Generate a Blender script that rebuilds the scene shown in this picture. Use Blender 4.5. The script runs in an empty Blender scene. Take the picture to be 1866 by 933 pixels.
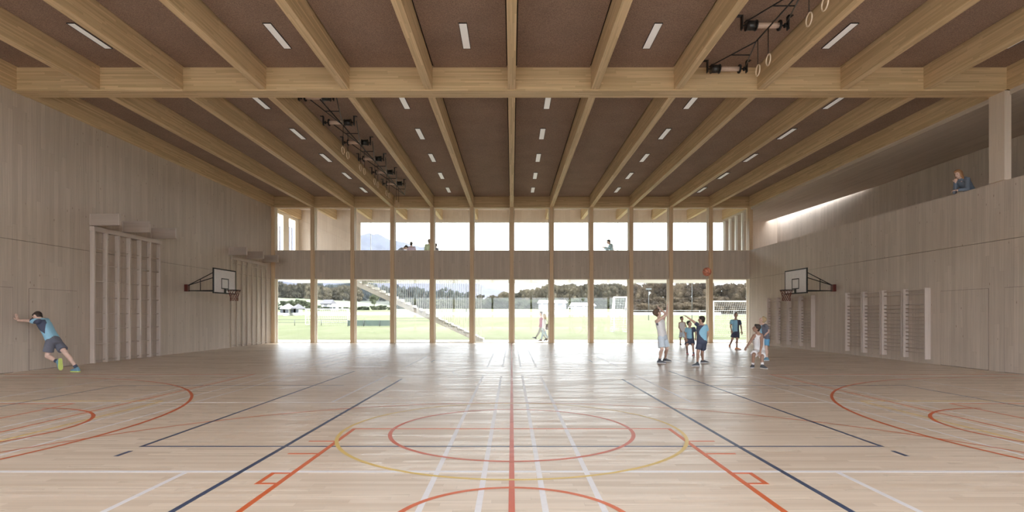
SKY, SUN, EXPO, HAZE = 2.6, 1.5, 1.42, .00004
import bpy, bmesh, math, random
from mathutils import Vector, Matrix, noise as mnoise
random.seed(7)
C = bpy.context.scene.collection
V = Vector
PI = math.pi
EYE = 1.5; FOC = 1000.0; CX = 932.5; HY = 575.0      # eye height in m, focal length in px, vanishing point

def at(px, py, Y):                                    # a point seen at (px, py) standing Y metres ahead
    return V(((px - CX) * Y / FOC, Y, EYE + (HY - py) * Y / FOC))

# ------------------------------------------------------------------ scene graph helpers
def wloc(o):
    p = V((0, 0, 0))
    while o is not None:
        p += o.location; o = o.parent
    return p

def tag(o, label=None, cat=None, group=None, kind=None):
    if label: o['label'] = label
    if cat: o['category'] = cat
    if group: o['group'] = group
    if kind: o['kind'] = kind
    return o

def empty(name, loc, label=None, cat=None, group=None, kind=None):
    o = bpy.data.objects.new(name, None); C.objects.link(o)
    o.empty_display_size = 0.2
    o.location = loc
    return tag(o, label, cat, group, kind)

def link_mesh(name, me, parent=None, loc=None):
    o = bpy.data.objects.new(name, me); C.objects.link(o)
    if parent is not None: o.parent = parent
    if loc is not None: o.location = loc
    return o

def copy_tree(o, loc=None, parent=None, label=None, group=None):
    c = o.copy(); C.objects.link(c)
    if parent is not None: c.parent = parent
    for ch in list(o.children):
        copy_tree(ch, None, c)
    if loc is not None: c.location = loc
    if label: c['label'] = label
    if group: c['group'] = group
    return c

class MB:
    """collects shapes in world coordinates, builds ONE mesh object"""
    def __init__(s): s.v = []; s.f = []; s.m = []; s.sm = []
    def add(s, vs, fs, mat=0, smooth=False):
        b = len(s.v); s.v += [V(p) for p in vs]
        for f in fs:
            s.f.append([b + i for i in f]); s.m.append(mat); s.sm.append(smooth)
        return s
    def box(s, x0, x1, y0, y1, z0, z1, mat=0):
        vs = [(x, y, z) for z in (z0, z1) for y in (y0, y1) for x in (x0, x1)]
        return s.add(vs, [(0, 2, 3, 1), (4, 5, 7, 6), (0, 1, 5, 4), (2, 6, 7, 3), (0, 4, 6, 2), (1, 3, 7, 5)], mat)
    def bar(s, p, q, w, h, mat=0, up=(0, 0, 1)):
        p = V(p); q = V(q); d = (q - p).normalized(); u = V(up)
        if abs(d.dot(u)) > .98: u = V((1, 0, 0))
        a = d.cross(u).normalized(); b = a.cross(d).normalized()
        vs = [c + a * i * w / 2 + b * j * h / 2 for c in (p, q) for i, j in ((-1, -1), (1, -1), (1, 1), (-1, 1))]
        return s.add(vs, [(0, 1, 2, 3), (7, 6, 5, 4), (0, 4, 5, 1), (1, 5, 6, 2), (2, 6, 7, 3), (3, 7, 4, 0)], mat)
    def loft(s, rings, mat=0, smooth=True, cap=True, closed=False):
        n = len(rings[0]); vs = [p for r in rings for p in r]; fs = []
        k = len(rings)
        for i in range(k if closed else k - 1):
            for j in range(n):
                a = i * n + j; b = i * n + (j + 1) % n; i2 = (i + 1) % k
                fs.append((a, b, i2 * n + (j + 1) % n, i2 * n + j))
        s.add(vs, fs, mat, smooth)
        if cap and not closed:
            b = len(s.v) - len(vs)
            s.f.append([b + j for j in reversed(range(n))]); s.m.append(mat); s.sm.append(False)
            s.f.append([b + (k - 1) * n + j for j in range(n)]); s.m.append(mat); s.sm.append(False)
        return s
    def tube(s, p, q, r1, r2=None, n=10, mat=0, smooth=True):
        r2 = r1 if r2 is None else r2
        p = V(p); q = V(q); d = (q - p).normalized()
        u = V((0, 0, 1)) if abs(d.z) < .9 else V((1, 0, 0))
        a = d.cross(u).normalized(); b = a.cross(d)
        rings = [[c + (a * math.cos(t * 2 * PI / n) + b * math.sin(t * 2 * PI / n)) * r for t in range(n)] for c, r in ((p, r1), (q, r2))]
        return s.loft(rings, mat, smooth)
    def capsule(s, p, q, r1, r2=None, n=12, mat=0):
        r2 = r1 if r2 is None else r2
        p = V(p); q = V(q); d = q - p
        if d.length < 1e-6: d = V((0, 0, 1e-4)); q = p + d
        d.normalize()
        u = V((0, 0, 1)) if abs(d.z) < .9 else V((1, 0, 0))
        a = d.cross(u).normalized(); b = a.cross(d)
        rings = []
        for k in range(1, 5):
            t = k / 4 * PI / 2; rings.append((p - d * r1 * math.cos(t), r1 * math.sin(t)))
        for k in range(0, 4):
            t = k / 4 * PI / 2; rings.append((q + d * r2 * math.sin(t), r2 * math.cos(t)))
        return s.loft([[c + (a * math.cos(t * 2 * PI / n) + b * math.sin(t * 2 * PI / n)) * r for t in range(n)] for c, r in rings], mat)
    def ellipsoid(s, c, ax, n=14, m=9, mat=0):
        """ax: three vectors = semi-axes"""
        rings = []
        for k in range(1, m):
            t = k / m * PI
            rings.append([V(c) + ax[2] * -math.cos(t) + (ax[0] * math.cos(j * 2 * PI / n) + ax[1] * math.sin(j * 2 * PI / n)) * math.sin(t) for j in range(n)])
        return s.loft(rings, mat)
    def torus(s, c, a, b, R, r, N=28, n=8, mat=0):
        a = V(a).normalized(); b = V(b).normalized(); z = a.cross(b)
        rings = []
        for i in range(N):
            t = i * 2 * PI / N; rad = a * math.cos(t) + b * math.sin(t)
            rings.append([V(c) + rad * (R + r * math.cos(k * 2 * PI / n)) + z * r * math.sin(k * 2 * PI / n) for k in range(n)])
        return s.loft(rings, mat, closed=True)
    def mesh(s, name, mats, origin=(0, 0, 0)):
        o = V(origin); me = bpy.data.meshes.new(name)
        me.from_pydata([tuple(p - o) for p in s.v], [], s.f)
        for m in (mats if isinstance(mats, (list, tuple)) else [mats]): me.materials.append(m)
        me.polygons.foreach_set('material_index', s.m)
        me.polygons.foreach_set('use_smooth', s.sm)
        me.update()
        bm = bmesh.new(); bm.from_mesh(me); bmesh.ops.recalc_face_normals(bm, faces=bm.faces); bm.to_mesh(me); bm.free()
        return me
    def build(s, name, mats, parent=None, bevel=0, loc=None):
        if parent is not None: org = wloc(parent)
        else: org = V(loc) if loc is not None else V((0, 0, 0))
        o = link_mesh(name, s.mesh(name, mats, org), parent, None if parent is not None else org)
        if bevel:
            b = o.modifiers.new('bevel', 'BEVEL'); b.width = bevel; b.segments = 2; b.limit_method = 'ANGLE'
        return o

# ------------------------------------------------------------------ materials
class NT:
    def __init__(s, name):
        s.mat = bpy.data.materials.new(name); s.mat.use_nodes = True
        s.t = s.mat.node_tree; s.t.nodes.clear(); s.L = s.t.links.new
        s.out = s.n('ShaderNodeOutputMaterial')
    def n(s, typ, **kw):
        nd = s.t.nodes.new(typ)
        for k, v in kw.items(): setattr(nd, k, v)
        return nd
    def put(s, sock, v):
        if v is None: return
        if hasattr(v, 'is_output') or isinstance(v, bpy.types.NodeSocket): s.L(v, sock)
        else:
            if sock.type == 'RGBA' and len(v) == 3: v = (*v, 1)
            sock.default_value = v
    def math(s, op, a, b=None, clamp=False):
        m = s.n('ShaderNodeMath', operation=op); m.use_clamp = clamp
        s.put(m.inputs[0], a); s.put(m.inputs[1], b); return m.outputs[0]
    def mix(s, f, a, b, mode='MIX'):
        m = s.n('ShaderNodeMix', data_type='RGBA', blend_type=mode)
        s.put(m.inputs['Factor'], f); s.put(m.inputs[6], a); s.put(m.inputs[7], b); return m.outputs[2]
    def comb(s, x, y, z=0.0):
        m = s.n('ShaderNodeCombineXYZ'); s.put(m.inputs[0], x); s.put(m.inputs[1], y); s.put(m.inputs[2], z); return m.outputs[0]
    def noise(s, vec, scale=1, detail=3, rough=.5):
        m = s.n('ShaderNodeTexNoise'); s.put(m.inputs['Vector'], vec); m.inputs['Scale'].default_value = scale
        m.inputs['Detail'].default_value = detail; m.inputs['Roughness'].default_value = rough; return m.outputs['Fac']
    def ramp(s, f, a, b, lo, hi):
        m = s.n('ShaderNodeMapRange'); s.put(m.inputs[0], f); m.inputs[1].default_value = lo; m.inputs[2].default_value = hi
        m.inputs[3].default_value = a; m.inputs[4].default_value = b; return m.outputs[0]
    def bsdf(s, col, rough=.6, **kw):
        b = s.n('ShaderNodeBsdfPrincipled'); s.put(b.inputs['Base Color'], col); s.put(b.inputs['Roughness'], rough)
        for k, v in kw.items(): s.put(b.inputs[k.replace('_', ' ')], v)
        s.L(b.outputs[0], s.out.inputs[0]); return b

def plain(name, col, rough=.6, nz=.06, scale=18, **kw):
    t = NT(name); pos = t.n('ShaderNodeNewGeometry').outputs['Position']
    f = t.noise(pos, scale, 3)
    k = t.ramp(f, 1 - nz, 1 + nz, .3, .7)
    c = t.mix(1.0, col, t.comb(k, k, k), 'MULTIPLY')
    t.bsdf(c, rough, **kw); return t.mat

def boards(name, c1, c2, grain, width, length, mortar=.0015, mcol=None, knots=0.0, streak=.12, rough=.55, spec=.4, glossvar=0, broad=0):
    """wood laid in boards; grain = 'X','Y' or 'Z' (the boards' long axis)"""
    t = NT(name); g0 = t.n('ShaderNodeNewGeometry'); sp = t.n('ShaderNodeSeparateXYZ'); t.L(g0.outputs['Position'], sp.inputs[0])
    ax = {'X': 0, 'Y': 1, 'Z': 2}[grain]; oth = [i for i in range(3) if i != ax]
    g = sp.outputs[ax]; u = t.math('ADD', sp.outputs[oth[0]], sp.outputs[oth[1]])
    u = t.math('ADD', u, 0.0013)
    row = t.math('FLOOR', t.math('DIVIDE', u, width))
    wn = t.n('ShaderNodeTexWhiteNoise', noise_dimensions='1D'); t.put(wn.inputs['W'], row)
    gs = t.math('ADD', g, t.math('MULTIPLY', wn.outputs[0], length * 7.3))
    cell = t.math('FLOOR', t.math('DIVIDE', gs, length))
    wn2 = t.n('ShaderNodeTexWhiteNoise', noise_dimensions='2D'); t.put(wn2.inputs['Vector'], t.comb(row, cell))
    r = wn2.outputs[0]
    col = t.mix(r, c1, c2)
    # growth streaks running with the grain
    off = t.math('MULTIPLY', r, 37.0)
    sv = t.comb(t.math('MULTIPLY', gs, .9), t.math('MULTIPLY', u, 55.0), off)
    st = t.noise(sv, 1, 4, .6)
    k = t.ramp(st, 1 - streak, 1 + streak, .3, .7)
    col = t.mix(1.0, col, t.comb(k, k, k), 'MULTIPLY')
    if broad:
        b2 = t.noise(g0.outputs['Position'], .5, 3); k2 = t.ramp(b2, 1 - broad, 1 + broad, .3, .7)
        col = t.mix(1.0, col, t.comb(k2, k2, k2), 'MULTIPLY')
    if knots:
        vo = t.n('ShaderNodeTexVoronoi', feature='F1'); vo.inputs['Scale'].default_value = 1
        t.put(vo.inputs['Vector'], t.comb(t.math('MULTIPLY', gs, 1.9), t.math('MULTIPLY', u, 5.6), off))
        kn = t.ramp(vo.outputs['Distance'], knots, 0, .035, .085)
        col = t.mix(kn, col, (c1[0] * .45, c1[1] * .38, c1[2] * .32))
    # joints
    fu = t.math('FRACT', t.math('DIVIDE', u, width)); fg = t.math('FRACT', t.math('DIVIDE', gs, length))
    ju = t.math('LESS_THAN', fu, mortar / width); jg = t.math('LESS_THAN', fg, mortar * 1.3 / length)
    j = t.math('MAXIMUM', ju, jg)
    mc = mcol or tuple(x * .45 for x in c1)
    col = t.mix(t.math('MULTIPLY', j, .7), col, mc)
    rv = rough
    if glossvar:
        rv = t.ramp(t.math('ADD', t.math('MULTIPLY', st, .5), t.math('MULTIPLY', r, .5)), rough - glossvar, rough + glossvar, .25, .75)
    b = t.bsdf(col, rv); b.inputs['Specular IOR Level'].default_value = spec
    return t.mat

M = {}
WALL1 = (.60, .522, .455); WALL2 = (.53, .458, .396)
M['wall'] = boards('greyed_spruce_boards', WALL1, WALL2, 'Z', .145, 3.1, mortar=.0022, knots=.95, streak=.12, rough=.75, spec=.2, broad=.05)
M['wall_pale'] = boards('pale_spruce_boards', (.68, .58, .49), (.62, .52, .435), 'Z', .3, 3.1, mortar=.001, knots=.5, streak=.08, rough=.7, spec=.2)
M['gal_ceiling'] = boards('gallery_ceiling_boards', WALL1, WALL2, 'Y', .14, 3.1, knots=0, streak=.08, rough=.7, spec=.2)
G1 = (.72, .545, .335); G2 = (.56, .41, .235)
M['glulam_y'] = boards('glulam_lamellas_y', G1, G2, 'Y', .043, 1.5, mortar=.0008, streak=.12, rough=.55, spec=.3)
M['glulam_x'] = boards('glulam_lamellas_x', G1, G2, 'X', .043, 1.5, mortar=.0008, streak=.12, rough=.55, spec=.3)
M['glulam_z'] = boards('glulam_lamellas_z', (.76, .58, .39), (.68, .50, .32), 'Z', .05, 2.2, mortar=.0008, streak=.10, rough=.55, spec=.3)
M['floor'] = boards('parquet_strips', (.73, .625, .52), (.60, .495, .395), 'X', .072, 1.15, mortar=.0012, streak=.08, rough=.33, spec=.20, glossvar=.07, broad=.03)
def acoustic():
    t = NT('brown_acoustic_board'); p = t.n('ShaderNodeNewGeometry').outputs['Position']
    a = t.noise(p, 60, 2); b = t.noise(p, 1.1, 3)
    k = t.math('MULTIPLY', t.ramp(a, .72, 1.28, .35, .65), t.ramp(b, .92, 1.08, .3, .7))
    t.bsdf(t.mix(1.0, (.285, .195, .15), t.comb(k, k, k), 'MULTIPLY'), .9); return t.mat
M['acoustic'] = acoustic()
M['black'] = plain('black_powder_coat', (.010, .010, .011), .6)
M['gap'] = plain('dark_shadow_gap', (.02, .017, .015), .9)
M['redbox'] = plain('dark_red_steel', (.10, .012, .008), .5)
M['rednet'] = plain('red_brown_cord', (.16, .035, .02), .8)
M['board'] = plain('white_laminate', (.74, .69, .69), .5)
M['palewood'] = boards('pale_post_wood', (.62, .54, .49), (.55, .475, .43), 'Z', .3, 2.7, mortar=.0005, streak=.08, rough=.6, spec=.3)
M['palewood_y'] = boards('pale_rung_wood', (.58, .50, .45), (.52, .445, .40), 'Y', .3, 2.7, mortar=.0005, streak=.08, rough=.6, spec=.3)
M['greybox'] = boards('grey_box_wood', (.47, .40, .355), (.42, .355, .31), 'X', .2, 1.7, mortar=.0005, streak=.06, rough=.6, spec=.3)
M['steel'] = plain('dark_drum_steel', (.055, .055, .055), .35, Metallic=.6)
M['greysteel'] = plain('grey_strut_steel', (.10, .105, .105), .4, Metallic=.5)
M['tube'] = plain('beige_roller', (.62, .47, .38), .6)
M['ring'] = plain('pale_ring_wood', (.72, .58, .44), .5)
M['frame'] = boards('window_frame_wood', (.90, .82, .70), (.86, .77, .65), 'Z', .3, 3, mortar=.0005, streak=.06)  # cream tone lifted so the jambs seem lit by daylight
M['white'] = plain('white_paint', (.90, .89, .87), .55, nz=.02)
M['soffit'] = plain('white_soffit', (.70, .67, .64), .7, nz=.02)
M['terrace'] = plain('white_concrete', (.74, .72, .69), .7, nz=.03, scale=3)
def lampmat():
    t = NT('luminaire_diffuser'); b = t.bsdf((.75, .73, .70), .4)
    b.inputs['Emission Color'].default_value = (1, .95, .9, 1); b.inputs['Emission Strength'].default_value = .07; return t.mat
M['lamp'] = lampmat()
def glass(name, refl, tint=(.97, .985, .98)):
    t = NT(name); tr = t.n('ShaderNodeBsdfTransparent'); tr.inputs[0].default_value = (*tint, 1)
    gl = t.n('ShaderNodeBsdfGlossy'); gl.inputs['Roughness'].default_value = .0; gl.inputs['Color'].default_value = (1, 1, 1, 1)
    fr = t.n('ShaderNodeFresnel'); fr.inputs[0].default_value = 1.5
    f = t.math('MULTIPLY', fr.outputs[0], refl, clamp=True)
    mx = t.n('ShaderNodeMixShader'); t.L(f, mx.inputs[0]); t.L(tr.outputs[0], mx.inputs[1]); t.L(gl.outputs[0], mx.inputs[2])
    t.L(mx.outputs[0], t.out.inputs[0]); return t.mat
M['glass'] = glass('window_glass', .62)
M['line_w'] = plain('white_court_paint', (.74, .73, .76), .4, nz=.03)
M['line_r'] = plain('red_court_paint', (.56, .11, .055), .4, nz=.03)
M['line_o'] = plain('orange_court_paint', (.62, .13, .04), .4, nz=.03)
M['line_b'] = plain('dark_blue_court_paint', (.045, .07, .14), .4, nz=.03)
M['line_y'] = plain('yellow_court_paint', (.70, .50, .14), .4, nz=.03)
M['line_f'] = plain('faint_white_court_paint', (.62, .58, .54), .4, nz=.03)

# ------------------------------------------------------------------ the building
XL, XR = -13.15, 13.03            # wall planes
YB, YF, YO = -1.0, 30.0, 33.9     # rear facade, far facade (column fronts), outer skin
ZC, ZB = 8.01, 7.43               # ceiling panels, underside of beams
ZR, ZS, ZU = 5.07, 3.51, 4.10     # parapet top, soffit, upper floor
BAY = 2.181
XG, ZG = 16.4, 7.30               # back wall of the gallery, its ceiling

def struct(mb, name, mats, bevel=0):
    o = mb.build(name, mats, bevel=bevel); o['kind'] = 'structure'; return o

floor = struct(MB().box(XL - .3, XR + .3, YB - .2, 30.22, -.3, 0), 'floor', M['floor'])
# court markings: thin coats of paint on the floor
class Lines(MB):
    def yline(s, x, y0, y1, w=.05, h=.001): return s.box(x - w / 2, x + w / 2, y0, y1, -.0005, h)
    def xline(s, y, x0, x1, w=.05, h=.001): return s.box(min(x0, x1), max(x0, x1), y - w / 2, y + w / 2, -.0005, h)
    def arc(s, cx, cy, r, a0, a1, w=.05, h=.001, n=90, clip=None):
        pts = []
        for i in range(n):
            t0 = a0 + (a1 - a0) * i / n; t1 = a0 + (a1 - a0) * (i + 1) / n
            q = [(cx + rr * math.cos(t), cy + rr * math.sin(t)) for rr, t in ((r - w / 2, t0), (r + w / 2, t0), (r + w / 2, t1), (r - w / 2, t1))]
            if clip and not all(clip(*p) for p in q): continue
            s.add([(x, y, h) for x, y in q], [(0, 1, 2, 3)])
        return s
inr = lambda x, y: XL + .02 < x < XR - .02 and -.8 < y < 29.8
w = Lines()
for x in (-.715, -.26, .26, .715): w.yline(x, .2, 13.7, h=.0012); w.yline(x, 15.96, 28.1, h=.0012)
for s in (-1, 1):
    w.yline(3.12 * s, .2, 5.25, h=.0012); w.yline(3.11 * s, 9.5, 13.7, h=.0012); w.yline(3.11 * s, 15.96, 20.2, h=.0012)
    for x in (5.49, 5.94, 6.40, 6.85):
        w.yline(s * x, 3.0, 13.75, .035, .0012); w.yline(s * x, 15.96, 28, .035, .0012)
    w.yline(9.4 * s, 3, 13.75, .035, .0012)
w.xline(5.276, -12.9, 12.8, .06, .001); w.xline(9.48, -12.9, 12.8, .035, .001); w.xline(13.72, -12.9, 12.8, .035, .001)
w.build('white_court_marking', M['line_w'], floor)['label'] = 'white badminton and volleyball lines'
f = Lines(); f.arc(0, 14.7, 1.57, 0, 2 * PI, .04, .0008); f.arc(0, 22.4, 2.1, 0, 2 * PI, .04, .0008)
f.build('faint_court_marking', M['line_f'], floor)['label'] = 'faint pale circles on the far part of the floor'
r = Lines(); r.yline(0, .2, 29.5, .05, .0016)
r.arc(0, 7.2, 1.56, 0, 2 * PI, .05, .0018)
r.build('centre_court_marking', M['line_r'], floor)['label'] = 'red centre line and centre circle'
o_ = Lines(); o_.arc(0, 3.88, .9, 0, 2 * PI, .05, .0018)
o_.xline(7.27, -2.11, 2.11, .04, .0014); o_.arc(0, 3.13, 6.3, .1, PI - .1, .035, .0015, clip=inr)
for s in (-1, 1):
    o_.yline(2.085 * s, .2, 7.25, .05, .0016)
    o_.xline(6.55, 2.11 * s, 2.42 * s, .04, .0014); o_.xline(5.96, 2.11 * s, 2.43 * s, .04, .0014)
    o_.xline(5.22, 2.11 * s, 2.27 * s, .04, .0014); o_.xline(4.9, 2.11 * s, 2.27 * s, .04, .0014); o_.yline(2.27 * s, 4.88, 5.24, .045, .0017)
    o_.arc(11.2 * s, 7.2, 6.05, 0, 2 * PI, .05, .0018, 180, clip=inr)
    o_.arc(7.6 * s, 7.2, 1.68, (-PI / 2 if s < 0 else PI / 2), (PI / 2 if s < 0 else 3 * PI / 2), .05, .0018)
    o_.yline(6.58 * s, 3, 14.07, .035, .0017); o_.yline(7.47 * s, 3, 9.37, .035, .0017)
    o_.xline(9.35, 7.47 * s, 12.9 * s, .035, .0013); o_.xline(13.95, 6.58 * s, 12.9 * s, .035, .0013)
o_.build('red_court_marking', M['line_o'], floor)['label'] = 'orange-red basketball and handball lines'
b = Lines(); b.xline(6.29, -4.26, 4.26, .04, .0013)
for s in (-1, 1):
    b.yline(2.6 * s, .2, 12.97, .05, .0015); b.yline(4.24 * s, 6.27, 14.8, .045, .0015); b.yline(4.22 * s, 5.85, 6.08, .05, .0015)
    b.yline(8.43 * s, 6, 11.78, .035, .0015); b.xline(11.76, 8.43 * s, 3.6 * s, .035, .0013); b.yline(2.6 * s, 17.7, 18.5, .04, .0015)
b.build('blue_court_marking', M['line_b'], floor)['label'] = 'dark blue volleyball lines'
y = Lines(); y.arc(0, 7.2, 2.19, 0, 2 * PI, .045, .0017)
for s in (-1, 1): y.yline(6.12 * s, 5, 9.62, .035, .0015); y.xline(9.63, 6.12 * s, 12.9 * s, .03, .0014)
y.build('yellow_court_marking', M['line_y'], floor)['label'] = 'yellow circle and lines'

# side walls: lower and upper panels with a shadow gap between them
SEAM = 3.51
wl = MB()
wl.box(XL - .06, XL, YB, YF + .1, 0, SEAM - .006).box(XL - .06, XL, YB, YF + .1, SEAM + .006, ZB + .05).box(XL - .3, XL - .06, YB, YF + .1, 0, ZC + .4, 1)
struct(wl, 'wall_left', [M['wall'], M['gap']])
wr = MB()
wr.box(XR, XR + .06, YB, YF + .26, 0, SEAM - .006).box(XR, XR + .2, YB, YO, SEAM + .006, ZR).box(XR + .06, XR + .2, YB, YF + .26, 0, SEAM + .006, 1)
struct(wr, 'wall_right', [M['wall'], M['gap']])
struct(MB().box(XG, XG + .2, YB, YO + .2, ZU - .3, ZG + .8), 'wall_gallery', M['wall'])
struct(MB().box(XR + .2, XG, YB, YO, ZU - .3, ZU), 'floor_gallery', M['wall_pale'])
struct(MB().box(XR + .1, XG + .2, YF + .26, YO + .1, ZS, ZU - .3), 'soffit_gallery', M['soffit'])
gc = MB().box(XR + .04, XG + .2, YB, 24.5, ZG, ZG + .14)
pl = [(XR + .04, 24.5), (XG, 24.5), (15.7, YO + .2), (XR + .04, YO + .2)]  # edge tapers to leave an added roof-light slot that brightens the back wall
gc.add([(x, y, z) for z in (ZG, ZG + .14) for x, y in pl], [(0, 1, 2, 3), (7, 6, 5, 4), (0, 4, 5, 1), (1, 5, 6, 2), (2, 6, 7, 3), (3, 7, 4, 0)])
struct(gc, 'ceiling_gallery', M['gal_ceiling'])
struct(MB().box(XR + .1, XG + .2, YO, YO + .2, ZU - .3, ZG + .2), 'wall_gallery_end', M['wall_pale'])
struct(MB().box(XR + .1, XG + .2, YB - .2, YB, ZU - .3, ZG + .2), 'wall_gallery_rear', M['wall'])
struct(MB().box(XR + .2, XG + .2, YB - .2, YF + .26, 0, ZU - .3), 'wall_storage_block', M['wall_pale'])
struct(MB().box(XR - .1, XR + .08, 14.4, 14.87, ZR, ZG + .13), 'wall_gallery_pillar', M['wall_pale'])

# roof deck, acoustic panels between beams, beams, girder
struct(MB().box(XL - .3, XR + .3, YB - .3, YO + .3, ZC + .06, ZC + .4).box(XR + .04, XR + .3, YB - .3, YO + .3, ZG + .14, ZC + .1), 'ceiling', M['gap'])
JW = .20
xs = [(k - 6) * BAY for k in range(13)]
k = 0
segs = [(YB, 14.4), (14.87, 30.0), (30.4, YO)]
for (y0, y1) in segs:
    for i in range(12):
        g = .035 if y0 < 29 else 0
        struct(MB().box(xs[i] + JW / 2 + g, xs[i + 1] - JW / 2 - g, y0 + .03, y1 - .005, ZC, ZC + .05), 'ceiling_panel', M['acoustic'] if y0 < 29 else M['wall_pale'])
    for i in range(13):
        struct(MB().box(xs[i] - JW / 2, xs[i] + JW / 2, y0 - (.0 if y0 < 29 else 0), y1, ZB, ZC + .06), 'roof_beam', M['glulam_y'], bevel=.006)
struct(MB().box(XL + .02, XR + .25, 14.4, 14.87, ZB - .03, ZC + .05), 'roof_girder', M['glulam_x'], bevel=.006)
struct(MB().box(XL - .02, XR + .25, 30.06, 30.4, ZB - .0, ZC + .05), 'facade_girder', M['glulam_x'])
for i in range(13):
    if i < 12: struct(MB().box(xs[i] - .1, xs[i] + .1, YF, YF + .42, 0, ZB), 'facade_column', M['glulam_z'], bevel=.004)
    else: struct(MB().box(xs[i] - .1, xs[i] + .1, YF, YF + .42, ZR + .0, ZB), 'facade_column', M['glulam_z'], bevel=.004)
# parapet band panels, windows of the far facade
n = 0
for i in range(12):
    a, c = xs[i] + .1, xs[i + 1] - .1
    if i == 11: c = XR
    if i == 0: a = xs[0] + .1
    struct(MB().box(a, c, YF + .12, YF + .24, ZS, ZR), 'parapet_panel', M['wall'])
    n += 1
    for (z0, z1, nm) in ((0.0, ZS, 'lower'), (ZR, ZB, 'upper')):
        e = MB(); fw = .07 if nm == 'lower' else .05; ya, yb = YF + .26, YF + .33
        e.box(a, a + fw, ya, yb, z0, z1).box(c - fw, c, ya, yb, z0, z1).box(a + fw, c - fw, ya, yb, z1 - .03, z1).box(a + fw, c - fw, ya, yb, z0, z0 + .03)
        num = i + 1 + (12 if nm == 'upper' else 0)
        e.box(a, a + .022, YF + .05, ya, z0, z1).box(c - .022, c, YF + .05, ya, z0, z1)  # pale boards added over the column sides, coloured to look daylit
        fr = struct(e, 'window_%d' % num, M['frame'])
        MB().box(a + fw, c - fw, YF + .29, YF + .30, z0 + .03, z1 - .03).build('pane', M['glass'], fr)
struct(MB().box(XL - .3, XR + .1, YF + .24, YO + .1, ZS, ZU), 'floor_upper', M['soffit'])
# outer skin of the upper storey
g0, g1 = -9.36, 12.9
struct(MB().box(XL - .1, g0, YO, YO + .15, ZU, ZC + .05), 'wall_upper_end', M['wall_pale'])
struct(MB().box(g0, XR + .1, YO, YO + .2, 7.27, ZC + .05), 'facade_header', M['wall_pale'])
sw = MB()
sw.box(XL - .15, XL, 30.4, YO + .15, ZC - .75, ZC + .05)
for a, c in ((30.4, 30.75), (31.6, 32.4), (33.35, YO + .15)): sw.box(XL - .15, XL, a, c, ZU, ZC - .75)
for a in (31.12, 32.82): sw.box(XL - .12, XL - .04, a, a + .08, ZU, ZC - .75)
struct(sw, 'wall_upper_left', M['frame'])
js = [x for x in xs if g0 < x < g1]
edges = [g0] + js + [g1]
for i in range(len(edges) - 1):
    a, c = edges[i], edges[i + 1]
    e = MB(); e.box(a, a + .012, YO + .05, YO + .1, ZU, 7.27).box(c - .012, c, YO + .05, YO + .1, ZU, 7.27).box(a, c, YO + .05, YO + .1, 7.24, 7.27).box(a, c, YO + .05, YO + .1, ZU, ZU + .04)
    fr = struct(e, 'window_%d' % (25 + i), M['white'])
    MB().box(a + .012, c - .012, YO + .07, YO + .08, ZU + .04, 7.24).build('pane', M['glass'], fr)
pt = MB()
for yy in (31.0, 31.9, 32.8, 33.72): pt.box(XR - .02, XR + .1, yy, yy + .12, ZR, ZG)
struct(pt, 'trim_gallery_screen', M['white'])
# terrace and the rear facade behind the viewer
struct(MB().box(XL - 6, XR + 8, 30.22, 34.15, -.3, -.012), 'floor_terrace', M['terrace'])
rb = MB()
rb.box(XL, XR, YB - .25, YB - .1, ZS, ZR)
struct(rb, 'wall_rear_band', M['wall_pale'])
for i in range(1, 12, 2): struct(MB().box(xs[i] - .1, xs[i] + .1, YB - .5, YB - .1, 0, ZB), 'rear_column', M['glulam_z'])
struct(MB().box(XL - .3, XR + .2, YB - .5, YB - .05, ZB, ZC + .1), 'rear_header', M['glulam_x'])
struct(MB().box(XL - .3, XR + .3, -12, YB - .2, -.3, -.012), 'floor_rear_terrace', M['terrace'])

# flush doors in the side walls
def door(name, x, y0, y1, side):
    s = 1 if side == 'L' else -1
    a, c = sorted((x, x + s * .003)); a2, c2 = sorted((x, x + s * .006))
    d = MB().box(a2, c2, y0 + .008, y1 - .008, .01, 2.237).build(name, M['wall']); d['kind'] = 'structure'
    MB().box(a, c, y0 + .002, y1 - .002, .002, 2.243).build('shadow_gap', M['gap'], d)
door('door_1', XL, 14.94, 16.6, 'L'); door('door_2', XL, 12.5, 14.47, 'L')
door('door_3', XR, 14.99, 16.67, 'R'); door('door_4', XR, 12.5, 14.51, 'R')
# ------------------------------------------------------------------ ceiling lights
def make_light(x, y, label):
    t = empty('ceiling_light', (x, y, ZC), label, 'ceiling light', 'linear ceiling lights between the roof beams')
    e = MB(); W, Ln = .085, .575
    e.box(x - W - .008, x - W, y - Ln - .008, y + Ln + .008, ZC - .02, ZC).box(x + W, x + W + .008, y - Ln - .008, y + Ln + .008, ZC - .02, ZC)
    e.box(x - W, x + W, y - Ln - .008, y - Ln, ZC - .02, ZC).box(x - W, x + W, y + Ln, y + Ln + .008, ZC - .02, ZC)
    e.build('frame', M['black'], t)
    MB().box(x - W, x + W, y - Ln, y + Ln, ZC - .014, ZC - .003).build('diffuser', M['lamp'], t)
    return t
ordn = ['leftmost', 'second from left', 'third from left', 'fourth from left', 'fifth from left', 'rightmost']
L0 = None
for i, x in enumerate((-9.81, -5.45, -1.09, 3.27, 7.63, 11.99)):
    lab = 'long flat ceiling light in the row nearest the viewer, %s of six' % ordn[i]
    if L0 is None: L0 = make_light(x, 12.78, lab)
    else: copy_tree(L0, V((x, 12.78, ZC)), label=lab)
rows = ['just behind the cross girder', 'second row behind the girder', 'third row behind the girder', 'fourth row behind the girder', 'row closest to the window facade']
o5 = ['leftmost', 'second from left', 'middle one', 'fourth from left', 'rightmost']
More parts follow.
